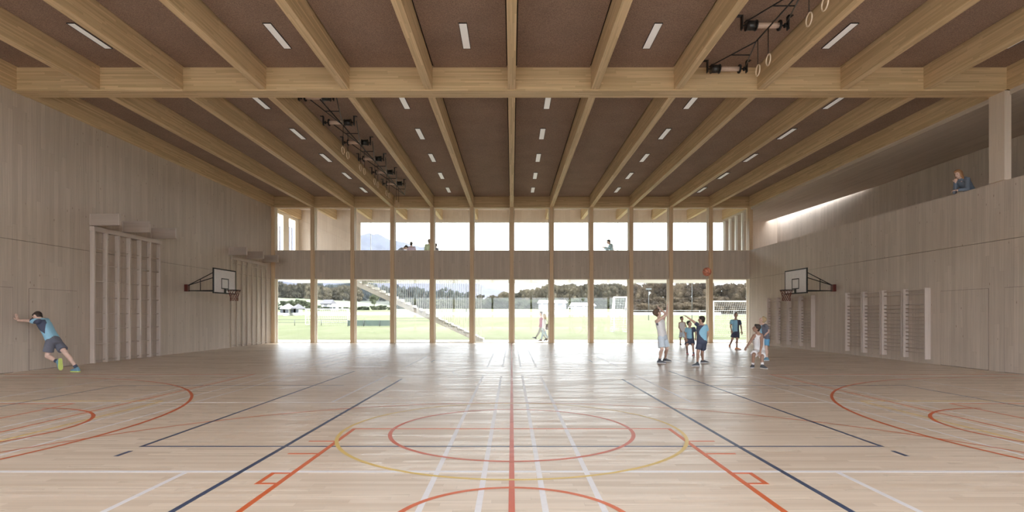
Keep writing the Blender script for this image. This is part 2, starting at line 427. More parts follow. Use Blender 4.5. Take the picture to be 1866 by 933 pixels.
for j, y in enumerate((16.68, 19.65, 22.62, 25.52, 28.4)):
    for i, x in enumerate((-7.66, -3.28, 1.09, 5.47, 9.84)):
        copy_tree(L0, V((x, y, ZC)), label='flat ceiling light %s, %s of five' % (rows[j], o5[i]))

# ------------------------------------------------------------------ swinging-ring hoists under the ceiling
def hoist_frame(xc, brs, sgn, adv, label):
    """rail along the hall with a wishbone to each winch. sgn: which way the apexes lie"""
    t = empty('ring_hoist_frame', (xc, brs[0], ZC), label, 'hoist frame')
    zr = 7.70; ap = [b + sgn * adv for b in brs]
    MB().tube((xc, min(ap + brs) - .1, zr), (xc, max(ap), zr), .016, n=8).build('rail', M['black'], t)
    for b, a in zip(brs, ap):
        MB().tube((xc - .48, b, 7.86), (xc, a, zr), .014, n=8).build('strut', M['black'], t)
        MB().tube((xc + .43, b, 7.84), (xc, a, zr), .014, n=8).build('strut', M['greysteel'], t)
        y5 = b + (a - b) * .5
        MB().tube((xc - .24, y5, 7.775), (xc + .215, y5, 7.775), .013, n=8).build('crossbar', M['black'], t)
    return t
def make_winch(xc, y, sd, label, group):
    t = empty('rope_winch', (xc, y, ZC), label, 'rope winch', group)
    z = 7.80
    for s in (-1, 1):
        x = xc + s * .5
        MB().box(x - .012, x + .012, y - .05, y + .05, z - .09, ZC).box(min(x, x + s * .1), max(x, x + s * .1), y - .05, y + .05, ZC - .012, ZC - .002).build('bracket', M['black'], t)
    MB().tube((xc - .5, y, z), (xc + .5, y, z), .016, n=10).build('axle', M['black'], t)
    a, c = sorted((xc + sd * .20, xc + sd * .40))
    d = MB().tube((a, y, z), (c, y, z), .10, n=24)
    d.tube((a - .012, y, z), (a + .008, y, z), .115, n=24).tube((c - .008, y, z), (c + .012, y, z), .115, n=24)
    d.build('drum', M['steel'], t)
    a, c = sorted((xc + sd * .20, xc - sd * .30))
    MB().tube((a, y, z), (c, y, z), .058, n=20).build('roller', M['tube'], t)
    MB().tube((xc - sd * .30, y, z), (xc - sd * .33, y, z), .11, n=24).build('end_disc', M['black'], t)
    MB().tube((xc - sd * .42, y, z), (xc - sd * .45, y, z), .05, n=12).build('cam', M['black'], t)
    return t
def make_ring(x, y, ztop, zc, yaw, label, group):
    t = empty('gymnastic_ring', (x, y, zc), label, 'gymnastic ring', group)
    MB().tube((x, y, zc + .12), (x, y, ztop), .008, n=6).build('strap', M['black'], t)
    MB().torus((x, y, zc), (.06, 1, 0), (0, 0, 1), .115, .014).build('ring', M['ring'], t)
    return t
LB = [15.85 + 2.07 * i for i in range(6)]; RB = [14.02, 11.92, 9.8]
hoist_frame(-5.5, LB, 1, 2.0, 'long dark hoist frame under the left part of the ceiling behind the girder')
hoist_frame(5.53, RB, -1, 1.6, 'dark hoist frame under the right part of the ceiling in front of the girder')
ow = ['nearest the girder, partly hidden', 'second behind the girder', 'third behind the girder', 'fourth behind the girder', 'fifth behind the girder', 'last before the window facade']
w0 = None
for i, y in enumerate(LB):
    lab = 'dark drum rope winch of the left hoist, %s' % ow[i]
    if w0 is None: w0 = make_winch(-5.65, y, 1, lab, 'rope winches of the left hoist')
    else: copy_tree(w0, V((-5.65, y, ZC)), label=lab)
w1 = make_winch(5.5, RB[0], -1, 'dark drum and beige roller winch right against the girder at top right', 'rope winches of the right hoist')
copy_tree(w1, V((5.5, RB[1], ZC)), label='dark drum and beige roller winch one bay nearer than the girder, top right')
pr = ['first pair behind the girder', 'second pair behind the girder', 'third pair behind the girder', 'fourth pair behind the girder', 'fifth pair, closest to the facade']
r0 = None
for i in range(5):
    for j, dy in enumerate((2.05, 2.57)):
        lab = 'hanging wooden ring of the left hoist, %s, %s one' % (pr[i], 'nearer' if j == 0 else 'farther')
        y = LB[i] + dy
        if r0 is None: r0 = make_ring(-5.5, y, 7.70, 6.88, .9, lab, 'rings hanging from the left hoist')
        else: copy_tree(r0, V((-5.5, y, 6.88)), label=lab)
for k, (y, lab) in enumerate(((12.33, 'pale wooden ring hanging farthest back of the four at top right'), (11.83, 'pale wooden ring at top right, second from the girder'),
               (10.21, 'pale wooden ring at top right, third from the girder'), (9.69, 'pale wooden ring cut by the top edge of the picture'))):
    if k == 0: rr = make_ring(5.53, y, 7.69, 7.01, PI - .9, lab, 'rings hanging from the right hoist')
    else: copy_tree(rr, V((5.53, y, 7.01)), label=lab)

# ------------------------------------------------------------------ climbing frames on the left wall
def climbing_frame(y0, y1, nu, dep, rungs, label, mat='palewood'):
    t = empty('climbing_frame', (XL, (y0 + y1) / 2, 0), label, 'climbing frame')
    x0, x1 = XL + .01, XL + dep
    for i in range(nu):
        y = y0 + (y1 - y0) * i / (nu - 1)
        MB().box(x0, x1, y - .03, y + .03, .01, 4.15).build('post', M[mat], t, bevel=.003)
    MB().box(x0, x1 + .02, y0 - .05, y1 + .05, 4.14, 4.28).build('top_rail', M['palewood_y'], t, bevel=.003)
    for z in rungs:
        MB().tube((x0 + dep * .5, y0, z), (x0 + dep * .5, y1, z), .014, n=8).build('rung', M['palewood_y'], t)
    return t
climbing_frame(17.12, 20.32, 7, .15, [.1, .6, 1.09, 1.57, 2.07, 2.58, 3.1, 3.6], 'tall pale lattice climbing frame with rungs on the left wall, nearer one')
climbing_frame(25.7, 29.35, 8, .045, [.1, 3.95], 'tall folded climbing frame of bare uprights on the left wall by the windows', 'wall')
for (y, lab) in ((17.1, 'nearest wooden swing-out arm above the nearer climbing frame'), (18.52, 'middle wooden swing-out arm above the nearer climbing frame'), (20.0, 'farthest wooden swing-out arm above the nearer climbing frame'),
                 (25.5, 'nearest wooden swing-out arm above the climbing frame by the windows'), (27.2, 'middle wooden swing-out arm above the climbing frame by the windows'), (28.9, 'farthest swing-out arm above the climbing frame, overlapping the first column')):
    ln = .9 if y < 22 else .82
    t = empty('swing_out_arm', (XL, y, 4.30), lab, 'wall arm', 'swing-out arms above the climbing frames')
    MB().box(XL + .01, XL + ln, y, y + .09, 4.31, 4.68).build('panel', M['greybox'], t, bevel=.004)
    MB().box(XL + .005, XL + .03, y - .02, y + .11, 4.33, 4.66).build('hinge_plate', M['palewood'], t)
    MB().box(XL + ln, XL + ln + .012, y, y + .09, 4.31, 4.68).build('end_cap', M['palewood'], t)

# ------------------------------------------------------------------ wall bars on the right wall
def make_bars(y0, label, group):
    L_ = 1.0; t = empty('wall_bars', (XR, y0, 0), label, 'wall bars', group)
    for y in (y0, y0 + L_ - .05):
        MB().box(XR - .18, XR - .005, y, y + .05, .135, 2.37).build('post', M['palewood'], t, bevel=.003)
    for z in [2.31, 2.18] + [1.85 - .1265 * i for i in range(13)]:
        MB().tube((XR - .09, y0 + .02, z), (XR - .09, y0 + L_ - .02, z), .015, n=8).build('rung', M['palewood_y'], t)
    return t
names = ['nearest', 'second nearest', 'third nearest', 'farthest']
b0 = None
for base, where in ((17.06, 'in the set beside the flush doors'), (23.55, 'in the set under the basketball backboard')):
    for i in range(4):
        lab = 'pale wooden wall bars, %s unit %s' % (names[i], where)
        y = base + i * 1.04
        if b0 is None: b0 = make_bars(y, lab, 'wall bars on the right wall')
        else: copy_tree(b0, V((XR, y, 0)), label=lab)

# ------------------------------------------------------------------ basketball backboards
def hoop(xw, s, label):
    """xw wall plane, s = direction into the hall"""
    Y = 22.1; xb = xw + s * 1.59
    t = empty('basketball_backboard', (xw, Y, 2.4), label, 'basketball backboard', 'basketball backboards on the side walls')
    X = lambda a, c: sorted((a, c))
    MB().box(*X(xw + s * .01, xw + s * .14), Y - .09, Y + .09, 2.47, 2.75).build('wall_bracket', M['redbox'], t, bevel=.005)
    A = xw + s * .13
    for q, yb in ((.48, Y - .5), (.48, Y + .5)):
        top0, top1 = V((A, Y, 2.72)), V((xb - s * .03, yb, 3.28)); lo0, lo1 = V((A, Y, 2.50)), V((xb - s * .03, yb, 2.49))
        MB().tube(top0, top1, .018, n=8).build('arm', M['black'], t)
        MB().tube(lo0, lo1, .018, n=8).build('arm', M['black'], t)
        for u in (.42 if yb < Y else .60,):
            MB().tube(top0.lerp(top1, u), lo0.lerp(lo1, u), .016, n=8).build('brace', M['black'], t)
    MB().tube((xb - s * .03, Y - .5, 3.28), (xb - s * .03, Y - .5, 2.47), .018, n=8).build('brace', M['black'], t)
    MB().tube((xb - s * .03, Y + .5, 3.28), (xb - s * .03, Y + .5, 2.47), .018, n=8).build('brace', M['black'], t)
    bo = MB().box(*X(xb - s * .02, xb + s * .015), Y - .85, Y + .85, 2.38, 3.35).build('backboard', M['board'], t)
    e = MB(); x0, x1 = X(xb - s * .022, xb + s * .02); fw = .05
    e.box(x0, x1, Y - .86, Y - .86 + fw, 2.37, 3.36).box(x0, x1, Y + .86 - fw, Y + .86, 2.37, 3.36)
    e.box(x0, x1, Y - .81, Y + .81, 3.31, 3.36).box(x0, x1, Y - .81, Y + .81, 2.37, 2.42)
    e.build('edge_band', M['black'], bo)
    e = MB(); x0, x1 = X(xb + s * .014, xb + s * .021)
    e.box(x0, x1, Y - .28, Y - .235, 2.58, 2.99).box(x0, x1, Y + .235, Y + .28, 2.58, 2.99).box(x0, x1, Y - .28, Y + .28, 2.95, 2.99).box(x0, x1, Y - .28, Y + .28, 2.56, 2.60)
    e.build('target_square', M['black'], bo)
    rx = xb + s * .38; rz = 2.52
    rim = MB().torus((rx, Y, rz), (1, 0, 0), (0, 1, 0), .235, .014)
    rim.box(*X(xb + s * .01, xb + s * .03), Y - .07, Y + .07, 2.40, 2.60).bar((xb, Y - .05, rz), (rx - s * .22, Y - .04, rz), .02, .02).bar((xb, Y + .05, rz), (rx - s * .22, Y + .04, rz), .02, .02)
    rim.build('rim', M['black'], t)
    nt = MB(); N = 12; prof = [(.235, 0), (.20, -.09), (.17, -.18), (.15, -.27), (.145, -.36), (.155, -.43)]
    for k in range(N):
        for d in (-1, 1):
            for j in range(len(prof) - 1):
                a0 = 2 * PI * (k + d * .5 * (j % 2 if d > 0 else j % 2)) / N; a1 = 2 * PI * (k + d * .5 * ((j + 1) % 2)) / N
                (ra, za), (rc, zc_) = prof[j], prof[j + 1]
                nt.tube((rx + ra * math.cos(a0), Y + ra * math.sin(a0), rz + za), (rx + rc * math.cos(a1), Y + rc * math.sin(a1), rz + zc_), .0055, n=5)
    nt.build('net', M['rednet'], t)
hoop(XL, 1, 'white basketball backboard with hoop on a black arm at the left wall')
hoop(XR, -1, 'white basketball backboard with hoop on a black arm at the right wall')

# ------------------------------------------------------------------ basketball in the air
def ballmat():
    t = NT('orange_ball_leather'); tc = t.n('ShaderNodeTexCoord').outputs['Object']
    s1 = t.n('ShaderNodeSeparateXYZ'); t.L(tc, s1.inputs[0])
    a = t.math('LESS_THAN', t.math('ABSOLUTE', s1.outputs[0]), .005); c = t.math('LESS_THAN', t.math('ABSOLUTE', s1.outputs[2]), .005)
    r2 = t.math('ADD', t.math('POWER', t.math('SUBTRACT', t.math('ABSOLUTE', s1.outputs[0]), .13), 2), t.math('POWER', s1.outputs[2], 2))
    e = t.math('LESS_THAN', t.math('ABSOLUTE', t.math('SUBTRACT', t.math('SQRT', r2), .085)), .005)
    f = t.math('MAXIMUM', t.math('MAXIMUM', a, c), e)
    nz = t.ramp(t.noise(tc, 60, 2), .85, 1.15, .35, .65)
    t.bsdf(t.mix(f, t.mix(1.0, (.50, .17, .10), t.comb(nz, nz, nz), 'MULTIPLY'), (.05, .03, .025)), .6); return t.mat
bc = at(1288.3, 495.3, 16.2)
bl = MB().ellipsoid(bc, (V((.128, 0, 0)), V((0, .128, 0)), V((0, 0, .128))), 28, 18).build('basketball', ballmat(), loc=bc)
tag(bl, 'orange-brown basketball in mid-air above the players', 'basketball')
bl.rotation_euler = (.5, .3, .4)

# ------------------------------------------------------------------ white stair under the overhang
st = empty('staircase', (-6, 32.4, 0), 'white open staircase with hanging rods behind the lower windows', 'staircase')
xa, xe = -9.0, -1.65; nst = 20; Ys0, Ys1 = 31.7, 32.9
run = (xe - xa) / nst; rise = ZS / nst
tr = MB(); sl = MB()
for i in range(nst):
    x0 = xe - (i + 1) * run; z1 = (i + 1) * rise
    tr.box(x0 - .02, x0 + run, Ys0, Ys1, z1 - .05, z1).box(x0 + run - .02, x0 + run, Ys0, Ys1, z1 - rise, z1 - .05)
tr.build('treads', M['white'], st)
for yy in (Ys0, Ys1 - .06):
    sl = MB(); n0 = V((xe, yy, 0)); n1 = V((xa, yy, ZS))
    vs = [(x, q, z) for q in (yy, yy + .06) for x, z in ((xe, -.01), (xe - .35, -.01), (xa, ZS - .30), (xa, ZS), (xe - run * .2, rise * 1.0))]
    sl.add(vs, [(0, 1, 2, 3, 4), (9, 8, 7, 6, 5), (0, 5, 6, 1), (1, 6, 7, 2), (2, 7, 8, 3), (3, 8, 9, 4), (4, 9, 5, 0)])
    sl.build('stringer', M['white'], st)
x = xe - .12
while x > xa:
    z0 = (xe - x) / (xe - xa) * ZS
    MB().tube((x, Ys0 - .02, max(z0 - .1, .02)), (x, Ys0 - .02, ZS - .002), .011, n=6).build('rod', M['white'], st)
    x -= .125
# ------------------------------------------------------------------ people
def skinmat(name, c):
    t = NT(name); p = t.n('ShaderNodeNewGeometry').outputs['Position']; k = t.ramp(t.noise(p, 14, 2), .92, 1.08, .3, .7)
    b = t.bsdf(t.mix(1.0, c, t.comb(k, k, k), 'MULTIPLY'), .55); b.inputs['Subsurface Weight'].default_value = 0; return t.mat
M['skin_l'] = skinmat('light_skin', (.74, .53, .45)); M['skin_m'] = skinmat('tan_skin', (.58, .38, .30)); M['skin_d'] = skinmat('brown_skin', (.42, .26, .20))
M['hair_dark'] = plain('dark_brown_hair', (.045, .033, .028), .6, nz=.4, scale=70); M['hair_brown'] = plain('brown_hair', (.15, .10, .075), .6, nz=.4, scale=70)
M['hair_blond'] = plain('blond_hair', (.50, .38, .22), .6, nz=.3, scale=70); M['hair_grey'] = plain('grey_brown_hair', (.20, .18, .17), .6, nz=.3, scale=70)
M['hair_red'] = plain('copper_hair', (.36, .19, .09), .6, nz=.3, scale=70)
CL = {'white': (.90, .91, .95), 'iceblue': (.70, .81, .93), 'lblue': (.33, .64, .86), 'aqua': (.25, .60, .72), 'navy': (.075, .09, .15), 'slate': (.15, .16, .21), 'azure': (.17, .45, .74),
      'black': (.03, .03, .035), 'grey': (.25, .26, .28), 'shoe': (.10, .11, .13), 'pink': (.62, .25, .25), 'orange': (.85, .42, .22), 'sole': (.75, .76, .78), 'lime': (.62, .75, .22),
      'bluegrey': (.17, .33, .45), 'lavender': (.62, .52, .68), 'green': (.55, .66, .50), 'mauve': (.50, .28, .36), 'beigegrey': (.33, .32, .29), 'palejean': (.45, .55, .60), 'jacket': (.16, .20, .27), 'greyblue': (.30, .32, .42),
      'sky': (.42, .60, .72), 'bag': (.22, .17, .18), 'brown': (.20, .12, .08), 'dkred': (.20, .02, .03)}
def cl(n):
    k = 'cloth_' + n
    if k not in M: M[k] = plain(n + '_fabric', CL[n], .85, nz=.04, scale=25)
    return M[k]
DG = None
def remesh(mb, voxel, smooth=4):
    """fuse overlapping shapes into one continuous skin"""
    me = mb.mesh('tmp', []); o = bpy.data.objects.new('tmp', me); C.objects.link(o)
    r_ = o.modifiers.new('r', 'REMESH'); r_.mode = 'VOXEL'; r_.voxel_size = voxel; r_.use_smooth_shade = True
    s_ = o.modifiers.new('s', 'SMOOTH'); s_.factor = .5; s_.iterations = smooth
    bpy.context.view_layer.update()
    dg = bpy.context.evaluated_depsgraph_get(); me2 = bpy.data.meshes.new_from_object(o.evaluated_get(dg))
    bpy.data.objects.remove(o); bpy.data.meshes.remove(me)
    return me2
def into(mb, me, mat=0):
    b = len(mb.v); mb.v += [v_.co.copy() for v_ in me.vertices]
    for f_ in me.polygons: mb.f.append([b + i for i in f_.vertices]); mb.m.append(mat); mb.sm.append(True)
    bpy.data.meshes.remove(me)
def ring_at(c, r_, f_, hw, hd, n=18, sq=2.4):
    out = []
    for j in range(n):
        t = j * 2 * PI / n; ct, st = math.cos(t), math.sin(t)
        a = math.copysign(abs(ct) ** (2 / sq), ct); b_ = math.copysign(abs(st) ** (2 / sq), st)
        out.append(c + r_ * hw * a + f_ * hd * b_)
    return out
def hand(mb, wr, el, s, side, curl=.5, nrm=None, spread=.0, dr=None):
    d = (wr - el).normalized() if dr is None else V(dr).normalized()
    n_ = V(nrm) if nrm is not None else V((0, 0, -1))
    n_ = (n_ - d * n_.dot(d))
    if n_.length < .1: n_ = d.orthogonal()
    n_.normalize(); w_ = d.cross(n_).normalized() * side
    pc = wr + d * .05 * s
    mb.ellipsoid(pc, (w_ * .042 * s, n_ * .017 * s, d * .056 * s), 12, 8)
    for i, (off, ln) in enumerate(((.030, .070), (.010, .080), (-.010, .074), (-.029, .058))):
        b0 = wr + d * .088 * s + w_ * off * s; fd = (d + w_ * off * (2 + 12 * spread)).normalized(); p = b0
        for q, (fr_, rr) in enumerate(((.42, .0098), (.33, .0088), (.25, .0078))):
            fd = (fd * math.cos(curl * (.5 + .35 * q)) + n_ * math.sin(curl * (.5 + .35 * q))).normalized()
            p2 = p + fd * ln * fr_ * s; mb.capsule(p, p2, rr * s, rr * .92 * s, 8); p = p2
    tb = wr + d * .025 * s + w_ * .034 * s; td = (d * .75 + w_ * .75 + n_ * .25).normalized(); t1 = tb + td * .035 * s
    mb.capsule(tb, t1, .0125 * s, .011 * s, 8); mb.capsule(t1, t1 + (td + d * .7 + n_ * curl * .4).normalized() * .03 * s, .011 * s, .009 * s, 8)

def person(label, s, J, face, torso='jersey', shirt='white', panel=None, panelf=None, shorts='white', shoes='shoe', skin='skin_l', hair='hair_dark',
           hairstyle='short', fyaw=(0, 0), fpitch=(0, 0), group=None, long_pants=False, sock=None, hands=((.5, None), (.5, None)), up=None, tail=0, hood=False, trim_=None, noleg=False, stripe=None, sole='sole', voxel=.0125):
    """J: joints (world). s: body scale (1 = 1.75 m). face: direction the head looks"""
    hd, nk, P_ = J['head'], J['neck'], J['pelvis']
    root = empty('person', V((P_.x, P_.y, J.get('z0', 0.0))), label, 'person', group)
    spine = (nk - P_); sd = spine.normalized()
    rt = (J['shR'] - J['shL']); rt = (rt - sd * rt.dot(sd)).normalized()
    hrt = (J['hipR'] - J['hipL']); hrt = (hrt - sd * hrt.dot(sd)); hrt = hrt.normalized() if hrt.length > .02 else rt
    fw = sd.cross(rt).normalized() * -1            # chest direction
    k = s * 1.08
    def sec(u, hw, dp, infl=0):
        r_ = hrt.lerp(rt, min(1, max(0, u))).normalized(); f_ = r_.cross(sd).normalized()
        return ring_at(P_ + spine * u, r_, f_, (hw + infl) * s, (dp + infl) * s)
    prof = [(-.16, .10, .085), (-.05, .155, .105), (.06, .160, .110), (.25, .142, .098), (.42, .140, .098), (.60, .158, .110), (.78, .172, .112), (.90, .150, .092), (.98, .085, .065)]
    body = MB(); body.loft([sec(u, a, b_) for u, a, b_ in prof])
    # shoulders, arms
    for L in 'LR':
        sh, el, wr = J['sh' + L], J['el' + L], J['wr' + L]
        body.capsule(P_ + spine * .86, sh, .065 * s, .055 * s); body.capsule(sh, el, .052 * s, .040 * s); body.capsule(el, wr, .040 * s, .026 * s)
        body.ellipsoid(el.lerp(wr, .25), [v_ * k_ * s for v_, k_ in zip(((wr - el).orthogonal().normalized(), (wr - el).cross((wr - el).orthogonal()).normalized(), (wr - el).normalized()), (.040, .040, .09))], 10, 7)
    # neck and head
    fc = V(face).normalized(); hu = V(up) if up else (hd - nk).normalized(); hu = (hu - fc * hu.dot(fc)).normalized(); hr = fc.cross(hu).normalized()
    body.capsule(P_ + spine * .93, hd - hu * .05 * s - fc * .015 * s, .058 * s, .052 * s)
    body.ellipsoid(hd + hu * .025 * k - fc * .008 * k, (hr * .074 * k, fc * .093 * k, hu * .092 * k))
    body.ellipsoid(hd - hu * .045 * k + fc * .022 * k, (hr * .056 * k, fc * .066 * k, hu * .072 * k))
    body.capsule(hd + fc * .085 * k + hu * .015 * k, hd + fc * .106 * k - hu * .022 * k, .008 * k, .014 * k)
    for q in (-1, 1): body.ellipsoid(hd + hr * q * .076 * k - fc * .005 * k - hu * .005 * k, (hr * .010 * k, fc * .020 * k, hu * .031 * k), 8, 6)
    if not noleg:
        for L in 'LR':
            hp, kn, an = J['hip' + L], J['kn' + L], J['an' + L]
            body.capsule(hp, kn, .082 * s, .053 * s); body.capsule(kn, an, .053 * s, .034 * s)
            cd = (an - kn).normalized(); bk = -(V(J['toe' + L])); bk = (bk - cd * bk.dot(cd)).normalized()
            body.ellipsoid(kn.lerp(an, .30) + bk * .016 * s, (cd.cross(bk) * .050 * s, bk * .052 * s, cd * .13 * s), 12, 8)
            td0 = V(J['toe' + L]).normalized(); dn0 = V(J.get('foot_up' + L, (0, 0, -1))); dn0 = (dn0 - td0 * dn0.dot(td0)).normalized()
            body.capsule(an, an + td0 * .08 * s + dn0 * .035 * s, .036 * s, .028 * s)
    me = remesh(body, voxel * s); fin = MB(); into(fin, me)
    for k_, (L, sg) in enumerate((('L', 1), ('R', -1))):
        hand(fin, J['wr' + L], J['el' + L], s, sg, *hands[k_][:2], dr=J.get('hd' + L))
    for q in (-1, 1):
        e = hd + hr * q * .030 * k + fc * .0745 * k + hu * .012 * k
        fin.ellipsoid(e, (hr * .013 * k, fc * .010 * k, hu * .007 * k), 8, 5, 1); fin.ellipsoid(e + hu * .017 * k, (hr * .018 * k, fc * .008 * k, hu * .004 * k), 8, 5, 2)
    fin.ellipsoid(hd + fc * .080 * k - hu * .055 * k, (hr * .022 * k, fc * .012 * k, hu * .006 * k), 8, 5, 3)
    fin.build('body', [M[skin], M['black'], M[hair], cl('dkred')], root)
    # hair
    h = MB(); c0 = hd + hu * .040 * k - fc * .020 * k
    h.ellipsoid(c0, (hr * .083 * k, fc * .092 * k, hu * .090 * k)); h.ellipsoid(hd + hu * .085 * k + fc * .030 * k, (hr * .062 * k, fc * .055 * k, hu * .035 * k)); h.ellipsoid(hd - fc * .052 * k - hu * .015 * k, (hr * .068 * k, fc * .048 * k, hu * .070 * k))
    if hairstyle == 'shaggy': h.ellipsoid(hd - fc * .07 * k + hu * .05 * k, (hr * .085 * k, fc * .07 * k, hu * .085 * k)); h.ellipsoid(hd + hu * .10 * k, (hr * .07 * k, fc * .085 * k, hu * .035 * k))
    if hairstyle == 'long':
        h.capsule(hd - fc * .05 * k + hu * .02 * k, hd - fc * .075 * k - hu * .20 * k, .082 * k, .05 * k)
        for q in (-1, 1): h.capsule(hd + hr * q * .065 * k + hu * .03 * k, hd + hr * q * .07 * k - hu * .15 * k - fc * .02 * k, .032 * k, .025 * k)
    hm = MB(); into(hm, remesh(h, .010 * s, 2)); hm.build('hair', M[hair], root)
    # shirt
    g = MB(); z0 = -.10 if torso != 'jacket' else -.2
    pr = [(z0, .172, .122), (.0, .172, .122), (.12, .166, .118), (.28, .158, .113), (.45, .158, .113), (.62, .170, .120), (.78, .180, .122), (.90, .150, .098), (.955, .090, .070)]
    g.loft([sec(u, a, b_) for u, a, b_ in pr])
    if torso == 'jersey':
        for L in 'LR': g.capsule(P_ + spine * .84, (P_ + spine * .84).lerp(J['sh' + L], .72), .072 * s, .062 * s)
    else:
        for L in 'LR':
            sh, el, wr = J['sh' + L], J['el' + L], J['wr' + L]
            g.capsule(P_ + spine * .84, sh, .076 * s, .068 * s)
            if torso == 'tee': g.capsule(sh, sh.lerp(el, .15), .068 * s, .068 * s); g.tube(sh, sh.lerp(el, .62), .068 * s, .066 * s, 16)
            else:
                g.capsule(sh, el, .066 * s, .056 * s); g.capsule(el, el.lerp(wr, .1), .056 * s, .054 * s); g.tube(el, el.lerp(wr, .93), .056 * s, .042 * s, 16)
    if hood: g.torus(nk - fc * .03 * s, hr, fc, .085 * s, .036 * s, 20, 8)
    sm = remesh(g, (.0125 if not panel else .0085) * s, 3 if not panel else 5); sg = MB(); into(sg, sm)
    if panel:
        for i, f_ in enumerate(sg.f):
            c = sum((sg.v[a] for a in f_), V()) / len(f_); l = c - P_
            if panelf(l.dot(rt) / s, l.dot(fw) / s, l.dot(sd) / spine.length): sg.m[i] = 1
    nm = {'jersey': 'jersey', 'tee': 'shirt', 'jacket': 'jacket', 'long': 'shirt'}[torso]
    sg.build(nm, [cl(shirt), cl(panel or shirt)], root)
    # trousers or shorts
    if not noleg:
        g = MB(); g.loft([sec(u, a, b_) for u, a, b_ in [(-.2, .12, .10), (-.10, .172, .124), (-.02, .172, .124), (.07, .166, .120), (.13, .162, .114)]])
        for L in 'LR':
            hp, kn, an = J['hip' + L], J['kn' + L], J['an' + L]
            if long_pants:
                g.capsule(hp, kn, .096 * s, .066 * s); g.tube(kn, kn.lerp(an, .95), .066 * s, .055 * s, 16); g.capsule(kn, kn.lerp(an, .1), .066 * s, .064 * s)
            else:
                g.capsule(hp, hp.lerp(kn, .1), .098 * s, .098 * s); g.tube(hp, hp.lerp(kn, .84 if torso == 'jersey' else .68), .097 * s, .108 * s, 20)
        sm = remesh(g, .0125 * s, 2); sg = MB(); into(sg, sm); sg.build('trousers' if long_pants else 'shorts', cl(shorts), root)
        for k_, L in enumerate('LR'):
            an, kn = J['an' + L], J['kn' + L]; td = V(J['toe' + L]).normalized(); dn = -V((0, 0, 1)); dn = (dn - td * dn.dot(td)).normalized()
            if J.get('foot_up' + L): dn = V(J['foot_up' + L]); dn = (dn - td * dn.dot(td)).normalized()
            sdv = td.cross(dn).normalized(); base = an + dn * .085 * s
            g = MB(); rr = []
            for u, hw, hh in ((-.072, .022, .05), (-.06, .034, .075), (-.02, .039, .10), (.04, .041, .095), (.10, .046, .068), (.155, .044, .050), (.19, .030, .036), (.205, .014, .022)):
                rr.append(ring_at(base + td * u * s - dn * (hh / 2 + .012) * s, sdv, dn, hw * s, hh / 2 * s, 16, 2.6))
            g.loft(rr); g.capsule(an - dn * .0 * s, an + (kn - an).normalized() * .035 * s, .044 * s, .041 * s)
            sh = MB(); into(sh, remesh(g, .008 * s, 2)); so_ = sh.build('shoe', cl(shoes), root)
            g = MB(); g.loft([[base + td * u * s + sdv * hw * q * s - dn * (k2) * s for q, k2 in ((-1, .002), (1, .002), (1, .024), (-1, .024))] for u, hw in ((-.078, .026), (-.05, .038), (.03, .041), (.11, .048), (.17, .044), (.208, .018))], 0, False)
            g.build('sole', cl(sole), so_)
            if sock: MB().tube(an + (kn - an).normalized() * .03 * s, an + (kn - an).normalized() * .10 * s, .043 * s, .043 * s, 14).build('sock', cl(sock), root)
    return root

def yaw(deg, pitch=0):
    a, b_ = math.radians(deg), math.radians(pitch); return V((math.cos(a) * math.cos(b_), math.sin(a) * math.cos(b_), math.sin(b_)))
def ground_at(px, py, s):                       # ankle joint whose shoe rests on the floor
    Y = (EYE - .087 * s) / (py - HY) * FOC; return at(px, py, Y)
def pose(s, Y, d, ankL, ankR, toeL, toeR, free=()):
    """d: name -> (px, py, depth offset). ankles come from the ground"""
    J = {}
    J['anL'] = at(*ankL) if 'L' in free else ground_at(ankL[0], ankL[1], s); J['anR'] = at(*ankR) if 'R' in free else ground_at(ankR[0], ankR[1], s)
    for k_, (px, py, o) in d.items(): J[k_] = at(px, py, Y + o)
    J['toeL'] = V(toeL).normalized(); J['toeR'] = V(toeR).normalized()
    return J
# screen left is 'L' in the joint names; every joint carries its own depth
# 1 tall shooter in white
s = 1.0
J = pose(s, 17.1, dict(head=(1198.5, 570.5, 0), neck=(1201.5, 580.5, 0), shL=(1196.2, 585.5, -.12), shR=(1208.5, 584, .14), elL=(1215.2, 573.0, -.22), wrL=(1215.8, 561.5, -.10), elR=(1212.5, 571.0, .22), wrR=(1204.0, 564.0, .18),
     pelvis=(1207.5, 613, 0), hipL=(1203.8, 617, -.08), hipR=(1210.8, 617, .08), knL=(1206.3, 636.5, -.15), knR=(1215.2, 635.5, .05)), (1201.6, 657.2), (1211.8, 654.4), yaw(-25), yaw(-10))
person('tall boy in white jersey and pale blue shorts with both arms raised after shooting', s, J, yaw(15, 30), 'jersey', 'white', 'slate', lambda x, y_, z: abs(y_) < .035 and z > .66 and x < 0, 'iceblue', 'shoe', 'skin_l', 'hair_brown', 'shaggy', hands=((.25, (1, -.3, 0)), (.25, (1, -.3, 0))), sock='shoe')
